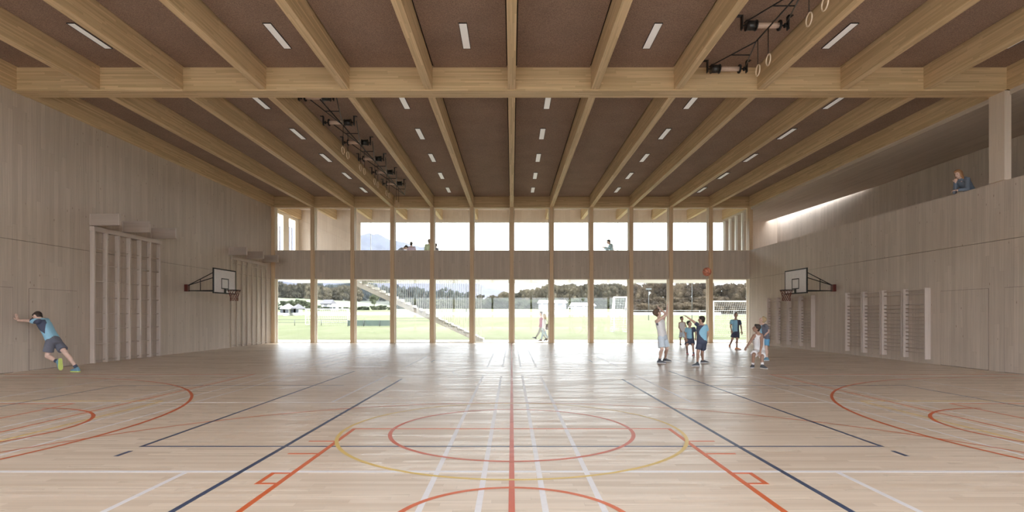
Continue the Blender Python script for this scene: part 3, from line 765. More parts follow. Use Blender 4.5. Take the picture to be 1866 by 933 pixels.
# 2 small player behind in white
s = .84
J = pose(s, 27.4, dict(head=(1242.6, 580.4, 0), neck=(1243, 586, 0), shL=(1238.2, 588.6, 0), shR=(1247.8, 588.4, 0), elL=(1237.2, 596.8, .08), wrL=(1240.6, 602.5, -.18), elR=(1250.6, 596.5, .05), wrR=(1248.5, 603.5, -.15),
     pelvis=(1243.6, 605.5, 0), hipL=(1241.2, 606.5, 0), hipR=(1246.2, 606.5, 0), knL=(1239.8, 616.5, -.1), knR=(1248.3, 616.5, -.1)), (1239.6, 626), (1249.2, 625.5), yaw(-95), yaw(-70))
person('small boy in white jersey and pale shorts farthest back by the windows', s, J, yaw(-60, 10), 'jersey', 'white', None, None, 'iceblue', 'shoe', 'skin_m', 'hair_dark', hands=((.6, None), (.6, None)))
# 3 kid in light blue, red shoes
s = .83
half = lambda x, y_, z: x > .035
J = pose(s, 20.4, dict(head=(1256.2, 589.4, 0), neck=(1256.9, 596.2, .02), shL=(1251.2, 599.4, 0), shR=(1264.6, 598.4, .02), elL=(1249.2, 608.6, .05), wrL=(1250.6, 617.5, -.08), elR=(1268.3, 607.4, .04), wrR=(1267.6, 616.5, -.12),
     pelvis=(1257.8, 617.5, .06), hipL=(1254.6, 619, .04), hipR=(1261, 619, .06), knL=(1251.6, 630.5, -.16), knR=(1262.6, 631, -.16)), (1252.3, 643), (1264.2, 645.2), yaw(-100), yaw(-120))
person('boy in light blue and dark shirt with dark shorts and red shoes, facing the viewer', s, J, yaw(-50, 15), 'tee', 'lblue', 'navy', half, 'navy', 'pink', 'skin_m', 'hair_dark', sock='slate')
# 4 defender with outstretched arm, back to the viewer
s = .93
J = pose(s, 16.7, dict(head=(1278.3, 583, 0), neck=(1279, 590.5, 0), shL=(1273.0, 593.2, .06), shR=(1286, 594.6, -.04), elL=(1263.6, 585.8, .12), wrL=(1252.8, 578.2, .16), elR=(1289.6, 608, -.02), wrR=(1287, 620, .10),
     pelvis=(1279, 622, 0), hipL=(1275.4, 624, .0), hipR=(1282.6, 624, 0), knL=(1271.6, 643, .0), knR=(1279.6, 641.5, .2)), (1270.7, 662.5), (1280.6, 657), yaw(-160), yaw(-10))
J['shL'], J['shR'] = J['shL'], J['shR']
# his back faces us: swap the joint sides so that the chest points away
def swap(J):
    K = dict(J)
    for a in ('sh', 'el', 'wr', 'hip', 'kn', 'an', 'toe', 'foot_up'):
        if a + 'L' in J: K[a + 'R'] = J[a + 'L']
        if a + 'R' in J: K[a + 'L'] = J[a + 'R']
    return K
person('boy seen from behind in dark and light blue shirt stretching one arm to the left', s, swap(J), yaw(140, 5), 'tee', 'navy', 'lblue', lambda x, y_, z: x < -.035 + .10 * math.sin(z * 5 - 1), 'navy', 'shoe', 'skin_m', 'hair_dark', hands=((.5, None), (.4, (0, 0, -1))))
# 5 standing player in orange shoes
s = .97
J = pose(s, 24.8, dict(head=(1341, 574.5, 0), neck=(1340.6, 581.2, 0), shL=(1333.2, 584.8, -.02), shR=(1347.6, 585.2, .02), elL=(1331.4, 593.6, .04), wrL=(1332.8, 602.0, -.10), elR=(1350.4, 595.2, .04), wrR=(1351.6, 604.0, -.06),
     pelvis=(1340.4, 605.5, 0), hipL=(1337.2, 606.8, 0), hipR=(1343.8, 606.8, 0), knL=(1334.4, 618.8, .0), knR=(1343, 619.5, -.1)), (1329.6, 629.4), (1342.4, 634), yaw(-110), yaw(-50))
person('player in light blue and dark shirt with orange shoes standing before the last window', s, J, yaw(-100, 14), 'tee', 'lblue', 'navy', half, 'navy', 'orange', 'skin_m', 'hair_dark', sock='slate')
# 6 crouching player in white
s = .95
J = pose(s, 15.75, dict(head=(1378.6, 598.3, 0), neck=(1380.8, 607.2, .04), shL=(1374.2, 611.8, .02), shR=(1388.0, 613.0, -.02), elL=(1367.4, 622.5, -.08), wrL=(1361.6, 630.6, -.14), elR=(1387.8, 628.8, -.16), wrR=(1385.4, 641.2, -.26),
     pelvis=(1383.6, 637.5, .22), hipL=(1379, 640, .2), hipR=(1388, 640, .2), knL=(1373.2, 646.5, -.18), knR=(1388.8, 650.0, -.16)), (1371.9, 665), (1389.2, 666.4), yaw(-125), yaw(-75))
person('player in white jersey and white shorts crouching with arms down, looking left', s, J, yaw(170, 12), 'jersey', 'white', 'slate', lambda x, y_, z: z > .72 and abs(x) > .12, 'white', 'shoe', 'skin_d', 'hair_dark', sock='white')
# 7 fair-haired player behind him
s = .92
J = pose(s, 18.2, dict(head=(1389.6, 583, 0), neck=(1391.4, 590.2, .02), shL=(1386.6, 593.0, .08), shR=(1395.2, 593.4, -.10), elL=(1383.6, 600.5, .14), wrL=(1384.8, 592.6, .02), elR=(1400.2, 604, -.08), wrR=(1394.0, 611, -.14),
     pelvis=(1394.2, 617.5, .02), hipL=(1391.6, 619, .08), hipR=(1397, 619, -.05), knL=(1393.0, 635, .1), knR=(1395.8, 635, -.1)), (1394.4, 652), (1397.8, 653.2), yaw(-160), yaw(-170))
person('fair-haired player in dark and blue shirt looking up, behind the crouching one', s, J, yaw(165, 40), 'tee', 'slate', 'lblue', lambda x, y_, z: x < .0, 'azure', 'bluegrey', 'skin_l', 'hair_blond')
# 8 man stretching against the left wall
s = .97
J = pose(s, 12.95, dict(head=(69.5, 590.6, 0), neck=(80.5, 594.5, 0), shL=(82.5, 598.8, -.17), shR=(84.0, 597.4, .17), elL=(58.5, 598.0, -.20), wrL=(36.5, 597.6, -.18), elR=(68, 598.5, .24), wrR=(51.0, 597.0, .26),
     pelvis=(113.2, 633.2, 0), hipL=(110.4, 637.0, -.10), hipR=(116.8, 636.6, .10), knL=(104.6, 661.8, -.12), knR=(139.0, 655.6, .10), ), (132.4, 671.6, 12.85), (159.4, 682.2), V((.25, -.12, -1)), yaw(183), free=('L',))
J['foot_upL'] = V((1, 0, .3))
F0 = V((J['anR'].x, J['anR'].y, 0)); kk = 1.13; s = s * kk; an_ = -.33     # his palms rest on the wall: turn and place him from the rear foot
for q_ in list(J):
    if q_[:3] in ('toe', 'foo'): J[q_] = Matrix.Rotation(an_, 3, 'Z') @ J[q_]
    else: J[q_] = Matrix.Rotation(an_, 3, 'Z') @ ((J[q_] - F0) * kk) + V((0, 14.55, 0))
dx = XL + .035 - min((J['wrL'] + (J['wrL'] - J['elL']).normalized() * .06 * s).x, (J['wrR'] + (J['wrR'] - J['elR']).normalized() * .06 * s).x)
for q_ in J:
    if q_[:3] not in ('toe', 'foo'): J[q_] = J[q_] + V((dx, 0, 0))
J['hdL'] = V((-.28, -.10, 1)); J['hdR'] = V((-.28, .10, 1))
for L_ in 'LR':                                   # both wrists at the same distance from the wall
    w_ = J['wr' + L_]; J['wr' + L_] = V((XL + .075, w_.y, w_.z))
person('man in light blue shirt and dark shorts leaning forward at the left wall', s, J, yaw(188, -38), 'tee', 'lblue', 'navy', lambda x, y_, z: (x < -.02 and z > .92) or (abs(x) > .10 and .25 < z < .80 and (z - .25) * .3 > abs(y_ + .02)), 'slate', 'bluegrey', 'skin_l', 'hair_dark', sole='lime', hands=((-.12, (-1, 0, 0)), (-.12, (-1, 0, 0))), sock='navy')

# walkers on the terrace
def W(px, py, Y): return at(px, py, Y)
def walker(s, Y, d, z0=0): return {k_: at(px, py, Y + o) for k_, (px, py, o) in d.items()}
s = .98; Y = 32.6
J = walker(s, Y, dict(head=(985.6, 571.5, 0), neck=(986.6, 577.5, 0), shL=(986.2, 580, -.17), shR=(987.6, 580, .17), elL=(985.2, 589.5, -.22), wrL=(982.4, 596, -.22), elR=(989.5, 589, .22), wrR=(990.5, 597, .22),
    pelvis=(986.0, 596.5, 0), hipL=(985.7, 598, -.09), hipR=(986.3, 598, .09), knL=(981.2, 607.5, -.08), anL=(975.9, 615.3, -.08), knR=(989.2, 608.5, .1), anR=(995.4, 617.4, .1)))
J['toeL'] = yaw(180, 22); J['toeR'] = yaw(180, -18); 
person('man in mauve top and grey trousers striding left outside the windows', s, J, yaw(180, 0), 'long', 'mauve', None, None, 'beigegrey', 'black', 'skin_l', 'hair_brown', long_pants=True)
s = .90; Y = 31.9
J = walker(s, Y, dict(head=(991.6, 575, 0), neck=(992, 580.5, 0), shL=(992, 583, -.16), shR=(992.8, 583, .16), elL=(993.6, 592, -.2), wrL=(992.4, 600.5, -.2), elR=(991.6, 592, .18), wrR=(989.5, 600, .16),
    pelvis=(991.2, 598.4, 0), hipL=(991, 600, -.08), hipR=(991.4, 600, .08), knL=(988.6, 609.5, -.08), anL=(986, 619.3, -.08), knR=(994.2, 609.0, .08), anR=(999.0, 616.6, .08)))
J['toeL'] = yaw(180, 4); J['toeR'] = yaw(180, -30)
person('blond woman in white jacket and pale jeans walking left outside the windows', s, J, yaw(178, -3), 'jacket', 'white', None, None, 'palejean', 'brown', 'skin_l', 'hair_blond', 'long', long_pants=True)
bx = at(998.4, 594.5, 31.75); bg_ = MB()
bg_.loft([ring_at(bx + V((0, 0, z)), V((1, 0, 0)), V((0, 1, 0)), a, .09, 16, 3.2) for z, a in ((-.20, .08), (-.19, .12), (-.05, .135), (.08, .12), (.13, .09), (.14, .05))])
hb_ = empty('shoulder_bag', bx, 'dark shoulder bag hanging behind the blond woman', 'bag'); bg_.build('pouch', cl('bag'), hb_)
tp = MB(); pts = [bx + V((.02, 0, .12)), bx + V((-.03, 0, .3)), at(992.8, 583.5, 31.72) + V((0, 0, .045))]
for a, c in zip(pts, pts[1:]): tp.tube(a, c, .012, n=6)
tp.build('strap', cl('bag'), hb_)

# visitors on the upper level
def standing(x, Y, z0, s, yw, lean=0.0, armL=None, armR=None, hd=0.0):
    """upright figure facing yaw yw; lean forward in degrees from the hips"""
    f_ = yaw(yw); r_ = V((f_.y, -f_.x, 0)); B = V((x, Y, z0)); up_ = V((0, 0, 1)); a = math.radians(lean); t = up_ * math.cos(a) + f_ * math.sin(a); n_ = f_ * math.cos(a) - up_ * math.sin(a)
    J = {'z0': z0}; pv = B + up_ * .95 * s; J['pelvis'] = pv; nk = pv + t * .50 * s; J['neck'] = nk
    a2 = a + math.radians(hd); t2 = up_ * math.cos(a2) + f_ * math.sin(a2); J['head'] = nk + t2 * .135 * s + n_ * .02 * s
    for L, q in (('L', -1), ('R', 1)):
        J['sh' + L] = nk - t * .07 * s + r_ * q * .185 * s; J['hip' + L] = pv - up_ * .04 * s + r_ * q * .09 * s
        J['kn' + L] = B + up_ * .50 * s + r_ * q * .10 * s + f_ * .02; J['an' + L] = B + up_ * .087 * s + r_ * q * .11 * s; J['toe' + L] = (f_ + r_ * q * .2).normalized()
        el = J['sh' + L] - up_ * .27 * s + r_ * q * .05 * s + f_ * .02; wr = el - up_ * .22 * s + f_ * .10 * s
        g_ = armL if L == 'L' else armR
        if g_: el, wr = [J['sh' + L] + (f_ * u_[0] + r_ * q * u_[1] + up_ * u_[2]) * s for u_ in g_]
        J['el' + L], J['wr' + L] = el, wr
    return J, (n_ if lean + hd > 5 else f_)
gU = None
def visitor(px, py, Y, s, yw, label, **kw):
    pk = {k_: kw.pop(k_) for k_ in ('lean', 'armL', 'armR', 'hd') if k_ in kw}
    x = px2_(px, Y); J, fd = standing(x, Y, kw.pop('z0', ZU), s, yw, **pk)
    fd = kw.pop('face', fd)
    return person(label, s, J, fd, **kw)
def px2_(px, Y): return (px - CX) * Y / FOC
visitor(749.5, 440, 32.0, .99, 95, 'dark-haired man in lavender shirt on the upper level, seen from behind', torso='long', shirt='lavender', shorts='slate', shoes='black', skin='skin_l', hair='hair_dark', long_pants=True)
visitor(722.5, 451, 31.4, 1.0, 5, 'person in grey-blue top bending forward beside the man in lavender', lean=52, torso='long', shirt='greyblue', shorts='slate', shoes='black', skin='skin_l', hair='hair_dark', long_pants=True, hd=15, armL=((.15, 0, -.26), (.30, 0, -.45)), armR=((.15, 0, -.26), (.30, 0, -.45)))
visitor(782.2, 440, 31.6, 1.05, 88, 'grey-haired person in pale green shirt half behind an upper column', torso='long', shirt='green', shorts='slate', shoes='black', skin='skin_l', hair='hair_grey', long_pants=True)
visitor(794.2, 450, 31.5, .90, 150, 'shorter dark-haired person partly hidden right of the upper column', torso='long', shirt='slate', shorts='slate', shoes='black', skin='skin_l', hair='hair_dark', long_pants=True)
visitor(1115.6, 440, 31.4, 1.04, 188, 'bearded man in pale blue shirt looking down at his phone upstairs', lean=12, hd=26, torso='long', shirt='sky', panel='white', panelf=lambda x, y_, z: y_ > .02, shorts='beigegrey', shoes='black', skin='skin_l', hair='hair_dark', long_pants=True,
        armL=((.08, .06, -.26), (.36, -.08, -.13)), armR=((.08, .06, -.26), (.36, -.08, -.13)))
ph = at(1102.2, 450.0, 31.4); MB().bar(ph + V((-.03, 0, .06)), ph + V((.03, 0, -.06)), .075, .010).build('mobile_phone', M['black'], loc=ph)
tag(bpy.data.objects['mobile_phone'], 'dark mobile phone held by the man upstairs', 'phone')

# woman leaning on the gallery parapet
s = .99; Yw = 15.98; zt = ZR
J = {'z0': ZU}
J['pelvis'] = V((13.47, Yw + .05, 5.00)); J['neck'] = V((13.10, Yw, 5.47)); J['head'] = V((12.98, Yw - .02, 5.615))
J['shL'] = V((13.10, Yw + .19, 5.42)); J['shR'] = V((13.12, Yw - .19, 5.42))
J['elL'] = V((13.06, Yw + .20, zt + .06)); J['wrL'] = V((12.925, Yw + .0, zt + .32))
J['elR'] = V((13.10, Yw - .22, zt + .055)); J['wrR'] = V((12.86, Yw - .13, zt + .05))
J['hipL'] = V((13.50, Yw + .14, 4.96)); J['hipR'] = V((13.50, Yw - .04, 4.96)); J['knL'] = V((13.42, Yw + .16, 4.57)); J['knR'] = V((13.45, Yw - .05, 4.57))
J['anL'] = V((13.50, Yw + .16, ZU + .086)); J['anR'] = V((13.62, Yw - .05, ZU + .086)); J['toeL'] = yaw(180); J['toeR'] = yaw(185)
J = swap(J)
person('woman with copper hair in dark blue-grey jacket leaning on the gallery parapet', s, J, yaw(196, -22), 'jacket', 'jacket', None, None, 'slate', 'black', 'skin_l', 'hair_red', 'long', long_pants=True, hood=True, hands=((1.0, None), (.9, None)))
# ------------------------------------------------------------------ outdoors
def gz(y):                                   # the lawn rises gently away from the hall
    return 0.0 if y < 40 else (y - 40) * .021
def grassmat():
    t = NT('lawn_grass'); p = t.n('ShaderNodeNewGeometry').outputs['Position']
    mp = t.n('ShaderNodeMapping'); t.L(p, mp.inputs[0]); mp.inputs['Scale'].default_value = (1, .35, 1)
    a = t.noise(mp.outputs[0], .35, 5, .65); c = t.noise(mp.outputs[0], 3, 3)
    col = t.mix(t.ramp(a, 0, 1, .35, .65), (.088, .100, .044), (.118, .125, .068))
    k = t.ramp(c, .86, 1.14, .3, .7)
    t.bsdf(t.mix(1.0, col, t.comb(k, k, k), 'MULTIPLY'), .9, Specular_IOR_Level=.1); return t.mat
M['grass'] = grassmat()
g = MB(); ysl = [34.15, 40, 60, 90, 130, 200, 300, 420, 700]
for i in range(len(ysl) - 1):
    a, c = ysl[i], ysl[i + 1]; g.add([(-700, a, gz(a) - .02), (700, a, gz(a) - .02), (700, c, gz(c) - .02), (-700, c, gz(c) - .02)], [(0, 1, 2, 3)])
struct(g, 'ground_lawn', M['grass'])
struct(MB().box(-700, 700, -400, -12, -.3, -.02), 'ground_rear_lawn', M['grass'])
def px2(px, Y): return (px - CX) * Y / FOC

# meadow slopes and hills as terrain with ridge profiles taken at real distances
def ridge(name, Y0, Y1, prof, mat, amp=.0, kind='structure', seed=0):
    """prof: [(px, py)] of the skyline seen at distance Y1; foot on the lawn at Y0"""
    m = MB(); n = 120; K = 10
    px0, px1 = prof[0][0], prof[-1][0]; grid = []
    for j in range(K + 1):
        Y = Y0 + (Y1 - Y0) * j / K; row = []
        for i in range(n + 1):
            px = px0 + (px1 - px0) * i / n
            for a, c in zip(prof, prof[1:]):
                if a[0] <= px <= c[0] + 1e-6: py = a[1] + (c[1] - a[1]) * (px - a[0]) / (c[0] - a[0]); break
            zt = EYE + (HY - py) * Y1 / FOC; z0 = gz(min(Y0, 600)) - .5
            u = j / K; z = z0 + (zt - z0) * (u ** 1.15)
            x = px2(px, Y1) * (Y / Y1) ** .5
            z += amp * u * (mnoise.noise(V((x * .02 + seed, Y * .02, 0))) + .5 * mnoise.noise(V((x * .07, Y * .07, seed))))
            row.append((x, Y, z))
        grid.append(row)
    vs = [p for r_ in grid for p in r_]; N = n + 1
    fs = [(j * N + i, j * N + i + 1, (j + 1) * N + i + 1, (j + 1) * N + i) for j in range(K) for i in range(n)]
    m.add(vs, fs, 0, True)
    o = m.build(name, mat); o['kind'] = kind; return o
M['meadow'] = plain('meadow_slope', (.10, .118, .062), .9, nz=.15, scale=.05)
M['mountain'] = plain('wooded_mountain', (.036, .042, .078), .95, nz=.25, scale=.012)  # blue of the distance haze is mixed into this base colour
ridge('hill_meadow', 230, 420, [(380, 540), (500, 541), (565, 545), (640, 549), (700, 556), (790, 563), (860, 566)], M['meadow'], 1)
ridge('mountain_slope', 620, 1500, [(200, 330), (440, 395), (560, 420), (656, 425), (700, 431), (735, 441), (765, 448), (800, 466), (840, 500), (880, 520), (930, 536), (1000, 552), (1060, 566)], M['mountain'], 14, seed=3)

M['woodfloor'] = plain('hillside_wood_floor', (.05, .055, .045), .95, nz=.4, scale=.08)
ridge('hill_wood', 418, 620, [(380, 524), (500, 523), (650, 527), (760, 536), (860, 552)], M['woodfloor'], 3, seed=5)
# trees: branching trunk with a crown of leaf clumps
def leafmat(name, c1, c2):
    t = NT(name); oi = t.n('ShaderNodeObjectInfo').outputs['Random']; p = t.n('ShaderNodeNewGeometry').outputs['Position']
    f = t.noise(p, .5, 3)
    col = t.mix(t.ramp(t.math('ADD', t.math('MULTIPLY', f, .7), t.math('MULTIPLY', oi, .3)), 0, 1, .3, .7), c1, c2)
    t.bsdf(col, .9, Specular_IOR_Level=.1); return t.mat
M['leaf_green'] = leafmat('green_foliage', (.022, .03, .018), (.085, .095, .055))
M['leaf_autumn'] = leafmat('autumn_foliage', (.035, .033, .025), (.15, .125, .085))
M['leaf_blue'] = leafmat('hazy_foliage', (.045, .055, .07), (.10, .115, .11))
M['leaf_umber'] = leafmat('umber_foliage', (.035, .028, .024), (.12, .09, .06))
M['bark'] = plain('tree_bark', (.13, .10, .08), .9)
def crown_mesh(name, mat, seed, tall=1.0):
    rnd = random.Random(seed); m = MB(); lobes = []
    for i in range(34):
        a = rnd.uniform(0, 2 * PI); r_ = rnd.uniform(0, .36); z = rnd.uniform(.32, .86)
        lobes.append((V((r_ * math.cos(a), r_ * math.sin(a), z * tall)), rnd.uniform(.075, .13) * (1.2 - z * .4)))
    for c, R in lobes:
        bm = bmesh.new(); bmesh.ops.create_icosphere(bm, subdivisions=2, radius=R)
        for v_ in bm.verts:
            d = v_.co.normalized(); v_.co = d * R * .86 * (1 + .30 * mnoise.noise(d * 3.3 + c * 9) + .22 * mnoise.noise(d * 8 + c * 5))
            v_.co.z *= 1.05
        b = len(m.v)
        m.add([v_.co + c for v_ in bm.verts], [[v_.index for v_ in f_.verts] for f_ in bm.faces], 0, False); bm.free()
    for k in range(9000):                                    # leaf clumps loosening the outline
        c, R = rnd.choice(lobes); d = V((rnd.gauss(0, 1), rnd.gauss(0, 1), rnd.gauss(0, 1))).normalized()
        p = c + d * R * rnd.uniform(.85, 1.42); s_ = rnd.uniform(.007, .017)
        a = V((rnd.gauss(0, 1), rnd.gauss(0, 1), rnd.gauss(0, 1))).normalized(); b_ = a.orthogonal().normalized()
        n_ = a.cross(b_)
        m.add([p + a * s_, p + b_ * s_, p - a * s_, p - b_ * s_, p + n_ * s_ * .5, p - n_ * s_ * .5], [(0, 1, 4), (1, 2, 4), (2, 3, 4), (3, 0, 4), (1, 0, 5), (2, 1, 5), (3, 2, 5), (0, 3, 5)])
    return m.mesh(name, mat)
def trunk_mesh():
    m = MB(); rnd = random.Random(4)
    m.tube((0, 0, -.03), (0, 0, .45), .032, .02, 8)
    for k in range(7):
        a = k * 2.4; z = .25 + k * .06
        m.tube((0, 0, z), (.2 * math.cos(a), .2 * math.sin(a), z + .22), .012, .004, 6)
    return m.mesh('trunk', M['bark'])
TR = trunk_mesh()
CR = {(k, i): crown_mesh('crown', M[k], 10 * i + len(k), 1.0) for k in ('leaf_green', 'leaf_autumn', 'leaf_blue', 'leaf_umber') for i in range(2)}
def tree(kind, x, y, z, h, wd, label, group, name='deciduous_tree'):
    t = empty(name, (x, y, z), label, 'tree', group)
    c = link_mesh('crown', CR[(kind, random.randrange(2))], t); tk = link_mesh('trunk', TR, t)
    t.scale = (h * wd, h * wd, h); t.rotation_euler = (0, 0, random.uniform(0, 6.28)); return t
rnd = random.Random(5)
def belt(kind, px0, px1, n, Y0, Y1, top, label, group, wd=1.0, z=None, jit=3):
    for i in range(n):
        px = px0 + (px1 - px0) * (i + .5 + rnd.uniform(-.35, .35)) / n; Y = rnd.uniform(Y0, Y1)
        zb = gz(Y) if z is None else z(Y)
        py = (top(px) if callable(top) else top) + rnd.uniform(-jit, jit)
        h = (EYE + (HY - py) * Y / FOC - zb) / .98
        tree(kind, px2(px, Y), Y, zb, h, wd * rnd.uniform(.85, 1.2), label, group)
# dark hedge-like belt in the middle, taller autumn trees behind it, big trees at the right
belt('leaf_autumn', 860, 1160, 34, 300, 330, lambda p: 540 - max(0, min(1, (p - 890) / 110)) * 20 - max(0, p - 1000) * .02, 'pale autumn tree in the long row behind the sheds', 'autumn trees behind the sheds', .75, jit=4)
belt('leaf_green', 715, 1160, 44, 262, 285, 544, 'dark green bushy tree edging the far side of the playing field', 'dark trees edging the field', 1.3, z=lambda Y: gz(Y) - 2.2, jit=2)
belt('leaf_umber', 1150, 1380, 13, 150, 185, 515, 'large brownish autumn tree behind the right goal', 'large autumn trees at the right', .8, jit=5)
belt('leaf_umber', 1150, 1400, 16, 130, 148, 543, 'brownish tree in the front of the right-hand grove', 'front trees of the right-hand grove', 1.2, jit=5)
belt('leaf_umber', 1150, 1400, 20, 124, 128, 552, 'low umber bush at the foot of the right-hand grove', 'bushes below the right-hand grove', 1.5, z=lambda Y: gz(Y) - .9, jit=2)
mz = lambda Y: max(gz(Y), (Y - 230) / 190 * 13 + 2)
belt('leaf_autumn', 470, 660, 22, 425, 470, lambda p: 513 + (p - 470) * .06, 'tree of the wood on the upper left hillside', 'hillside wood at the left', .75, z=lambda Y: 10, jit=5)
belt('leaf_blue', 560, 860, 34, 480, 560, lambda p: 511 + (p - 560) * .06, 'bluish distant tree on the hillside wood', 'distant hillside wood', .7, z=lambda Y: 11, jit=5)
belt('leaf_green', 490, 575, 8, 250, 280, 548, 'round green tree on the meadow at the left', 'meadow trees at the left', 1.1, z=lambda Y: 4.0, jit=3)
belt('leaf_green', 505, 720, 18, 205, 228, 557.5, 'small bush along the far edge of the left meadow', 'bushes along the left meadow', 1.3, z=lambda Y: gz(Y) - 1.3, jit=2)
tree('leaf_green', px2(682, 300), 300, 6.3, 7.5, .9, 'lone dark tree standing on the green slope', None)

# sheds beyond the field
M['shed'] = plain('grey_shed_boards', (.22, .22, .25), .8); M['roof'] = plain('white_sheet_roof', (.78, .78, .77), .5)
M['roofdark'] = plain('dark_roof_tiles', (.10, .095, .11), .8); M['plaster'] = plain('white_plaster', (.75, .75, .74), .8)
M['glassdark'] = plain('dark_window_pane', (.05, .055, .07), .2)
def shed(name, px0, px1, Y, h, label, wall='shed', roof='roof', dep=9, pitch=.9, cat='building'):
    x0, x1 = px2(px0, Y), px2(px1, Y); z = gz(Y); t = empty(name, ((x0 + x1) / 2, Y, z), label, cat)
    MB().box(x0 + .5, x1 - .5, Y, Y + dep, z - .1, z + h).build('walls', M[wall], t)
    m = MB(); zt = z + h
    m.add([(x0, Y - .6, zt - .05), (x1, Y - .6, zt - .05), (x1 - .5, Y + dep / 2, zt + pitch + .3), (x0 + .5, Y + dep / 2, zt + pitch + .3), (x1, Y + dep + .5, zt - .05), (x0, Y + dep + .5, zt - .05),
           (x0, Y - .6, zt - .25), (x1, Y - .6, zt - .25), (x1, Y + dep + .5, zt - .25), (x0, Y + dep + .5, zt - .25)],
          [(0, 1, 2, 3), (3, 2, 4, 5), (0, 6, 7, 1), (1, 7, 8, 4, 2), (5, 9, 6, 0, 3), (6, 9, 8, 7), (4, 8, 9, 5)])
    m.build('roof', M[roof], t)
    nn = max(2, int((x1 - x0) / 3))
    for i in range(nn):
        xx = x0 + (x1 - x0) * (i + .5) / nn
        MB().box(xx - .5, xx + .5, Y - .03, Y + .02, z + h * .35, z + h * .8).build('window', M['glassdark' if wall != 'shed' else 'white'], t)
    return t
shed('field_shed', 981, 1034, 240, 3.0, 'long low shed with white roof beyond the field, left one')
shed('field_shed', 1041, 1086, 232, 1.7, 'low shed with white roof beyond the field, right one')
shed('farm_house', 583, 604, 262, 2.6, 'dark-roofed house with grey walls on the left meadow', 'shed', 'roofdark', 8, 1.6)
shed('white_house', 512, 524, 110, 1.6, 'small white house left of the light mast in the first window', 'plaster', 'roof', 4, .5)
shed('white_house', 532, 542, 112, 1.6, 'small white house right of its twin in the first window', 'plaster', 'roofdark', 4, .5)
shed('farm_cottage', 600, 612, 205, 1.5, 'small pale cottage right of the dark-roofed house', 'plaster', 'roof', 5, .7)

# goals
M['net'] = plain('white_net_cord', (.78, .78, .78), .7, nz=.02)
def goal(x0, x1, Y, h, dep, label, zs=None, r=.05, mesh=.25, side=False):
    z = gz(Y) if zs is None else zs; t = empty('football_goal', ((x0 + x1) / 2, Y, z), label, 'goal')
    for x in (x0, x1): MB().tube((x, Y, z - .02), (x, Y, z + h), r).build('post', M['white'], t)
    MB().tube((x0 - r, Y, z + h), (x1 + r, Y, z + h), r).build('crossbar', M['white'], t)
    for x in (x0, x1): MB().tube((x, Y + .3, z + h), (x, Y + dep, z), r * .6).tube((x, Y, z + h), (x, Y + .35, z + h), r * .6).tube((x, Y, z), (x, Y + dep, z), r * .5).build('stay', M['white'], t)
    nt = MB(); q = .004 if Y < 50 else .007
    nx = int((x1 - x0) / mesh); nz_ = int(h / mesh)
    for i in range(nx + 1):
        x = x0 + (x1 - x0) * i / nx; nt.tube((x, Y + .3, z + h), (x, Y + dep, z), q, n=4)
    for k_ in range(nz_ + 1):
        u = k_ / nz_; nt.tube((x0, Y + .3 + (dep - .3) * u, z + h * (1 - u)), (x1, Y + .3 + (dep - .3) * u, z + h * (1 - u)), q, n=4)
        for x in (x0, x1): nt.tube((x, Y, z + h * (1 - u)), (x, Y + .3 + (dep - .3) * u, z + h * (1 - u)), q, n=4)
    nt.build('net', M['net'], t); return t
goal(px2(1299.8, 37), px2(1299.8, 37) + 5.6, 37, 2.45, 1.8, 'large white football goal close behind the right end of the windows', mesh=.15)
goal(px2(557, 62), px2(634, 62), 62, 1.75, 1.2, 'white football goal on the lawn at the left, beyond the fence')
goal(px2(1119, 46), px2(1143, 46), 46, 2.9, 2.0, 'narrow white goal beside the eighth and ninth window', mesh=.2)
goal(px2(1008, 110), px2(1023, 110), 110, 1.5, 1.0, 'small far white goal left of the ninth column', r=.06, mesh=.5)
goal(px2(1036, 104), px2(1070, 104), 104, 1.7, 1.0, 'far wide white goal in front of the right-hand shed', r=.06, mesh=.5)
# fence, screen, masts
def fence(px0, px1, Y, h, label, step=2.6, mat='greysteel'):
    z = gz(Y); x0, x1 = px2(px0, Y), px2(px1, Y); t = empty('rail_fence', (x0, Y, z), label, 'fence')
    n_ = max(1, int((x1 - x0) / step))
    for i in range(n_ + 1): x = x0 + (x1 - x0) * i / n_; MB().tube((x, Y, z - .05), (x, Y, z + h), .03, n=6).build('post', M[mat], t)
    for zz in (h, h * .5): MB().tube((x0, Y, z + zz), (x1, Y, z + zz), .02, n=6).build('rail', M[mat], t)
fence(440, 634, 60, .62, 'thin grey rail fence across the left lawn')
fence(722, 800, 66, .62, 'thin grey rail fence right of the dark windscreen')
fence(1150, 1400, 92, 1.25, 'pale railing across the right-hand field', 5, 'white')
M['tarp'] = plain('dark_green_windscreen', (.075, .10, .085), .8)
tt = empty('windscreen_fence', (px2(678, 58), 58, gz(58)), 'low dark green windscreen on posts on the left lawn', 'fence')
MB().box(px2(634, 58), px2(722, 58), 58, 58.04, gz(58) + .03, gz(58) + .62).build('tarpaulin', M['tarp'], tt)
for p_ in (634, 663, 692, 722): MB().tube((px2(p_, 58), 57.96, gz(58) - .05), (px2(p_, 58), 57.96, gz(58) + .68), .03, n=6).build('post', M['greysteel'], tt)
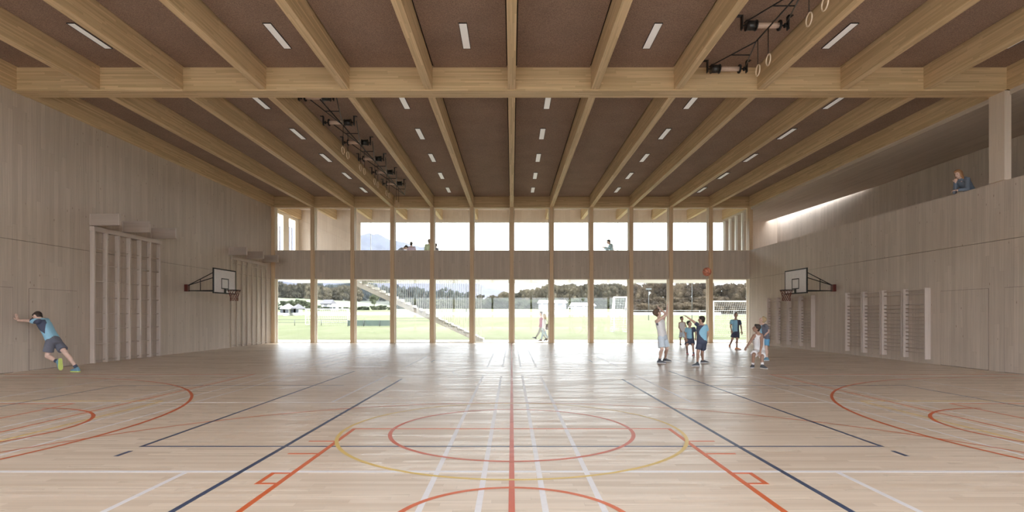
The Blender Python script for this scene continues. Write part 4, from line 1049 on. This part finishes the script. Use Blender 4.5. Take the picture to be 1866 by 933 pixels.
for p_, Y, h in ((850, 150, 9.5), (1261, 75, 5.5), (1182, 80, 4.5)):
    t = empty('light_mast', (px2(p_, Y), Y, gz(Y)), {850: 'thin dark floodlight mast in the fifth window', 1261: 'slender pale mast behind the player reaching up', 1182: 'slender pale mast behind the left of the basketball players'}[p_], 'mast')
    MB().tube((px2(p_, Y), Y, gz(Y) - .05), (px2(p_, Y), Y, gz(Y) + h), .06 * Y / 100, .04 * Y / 100, 8).build('pole', M['greysteel'], t)
    MB().box(px2(p_, Y) - .4, px2(p_, Y) + .4, Y - .1, Y + .1, gz(Y) + h - .1, gz(Y) + h + .15).build('lamp_head', M['greysteel'], t)
# a road strip and low wall at the far edge of the field
struct(MB().box(-60, 45, 118, 121, gz(118) - .02, gz(121) + .5), 'path_wall', M['plaster'])

hz = NT('thin_valley_haze'); vsn = hz.n('ShaderNodeVolumeScatter'); vsn.inputs['Color'].default_value = (.97, .98, 1, 1)
vsn.inputs['Density'].default_value = HAZE; vsn.inputs['Anisotropy'].default_value = .3; hz.L(vsn.outputs[0], hz.out.inputs['Volume'])
hb = MB().box(-900, 900, 36, 1650, -30, 330).build('valley_haze', hz.mat)
tag(hb, 'thin pale haze lying over the valley outside', 'haze', kind='stuff')
# ------------------------------------------------------------------ light, sky, camera
sc = bpy.context.scene
wd = bpy.data.worlds.new('sky'); sc.world = wd; wd.use_nodes = True
nt_ = wd.node_tree; bg = nt_.nodes['Background']
bg.inputs[0].default_value = (.93, .965, 1.0, 1); bg.inputs[1].default_value = SKY
sun = bpy.data.lights.new('sun', 'SUN'); sun.energy = SUN; sun.angle = math.radians(3); sun.color = (1, .93, .82)
so = bpy.data.objects.new('sun', sun); C.objects.link(so)
so.rotation_euler = V((-.10, -1, -.66)).to_track_quat('-Z', 'Y').to_euler()
cam = bpy.data.cameras.new('camera'); co = bpy.data.objects.new('camera', cam); C.objects.link(co)
co.location = (0, 0, EYE); co.rotation_euler = (PI / 2, 0, 0)
cam.sensor_fit = 'HORIZONTAL'; cam.sensor_width = 36; cam.lens = 36 * FOC / 1866
cam.shift_x = (933 - CX) / 1866; cam.shift_y = (HY - 466.5) / 1866
cam.clip_start = .05; cam.clip_end = 5000
sc.camera = co
vs = sc.view_settings; vs.view_transform = 'Standard'; vs.look = 'None'; vs.gamma = 1; vs.use_curve_mapping = False; vs.exposure = EXPO
sc.cycles.volume_bounces = 2; sc.cycles.max_bounces = 12; sc.cycles.diffuse_bounces = 8; sc.cycles.glossy_bounces = 3; sc.cycles.transparent_max_bounces = 16
sc.cycles.use_denoising = True; sc.cycles.sample_clamp_indirect = 8; sc.cycles.caustics_reflective = False; sc.cycles.caustics_refractive = False
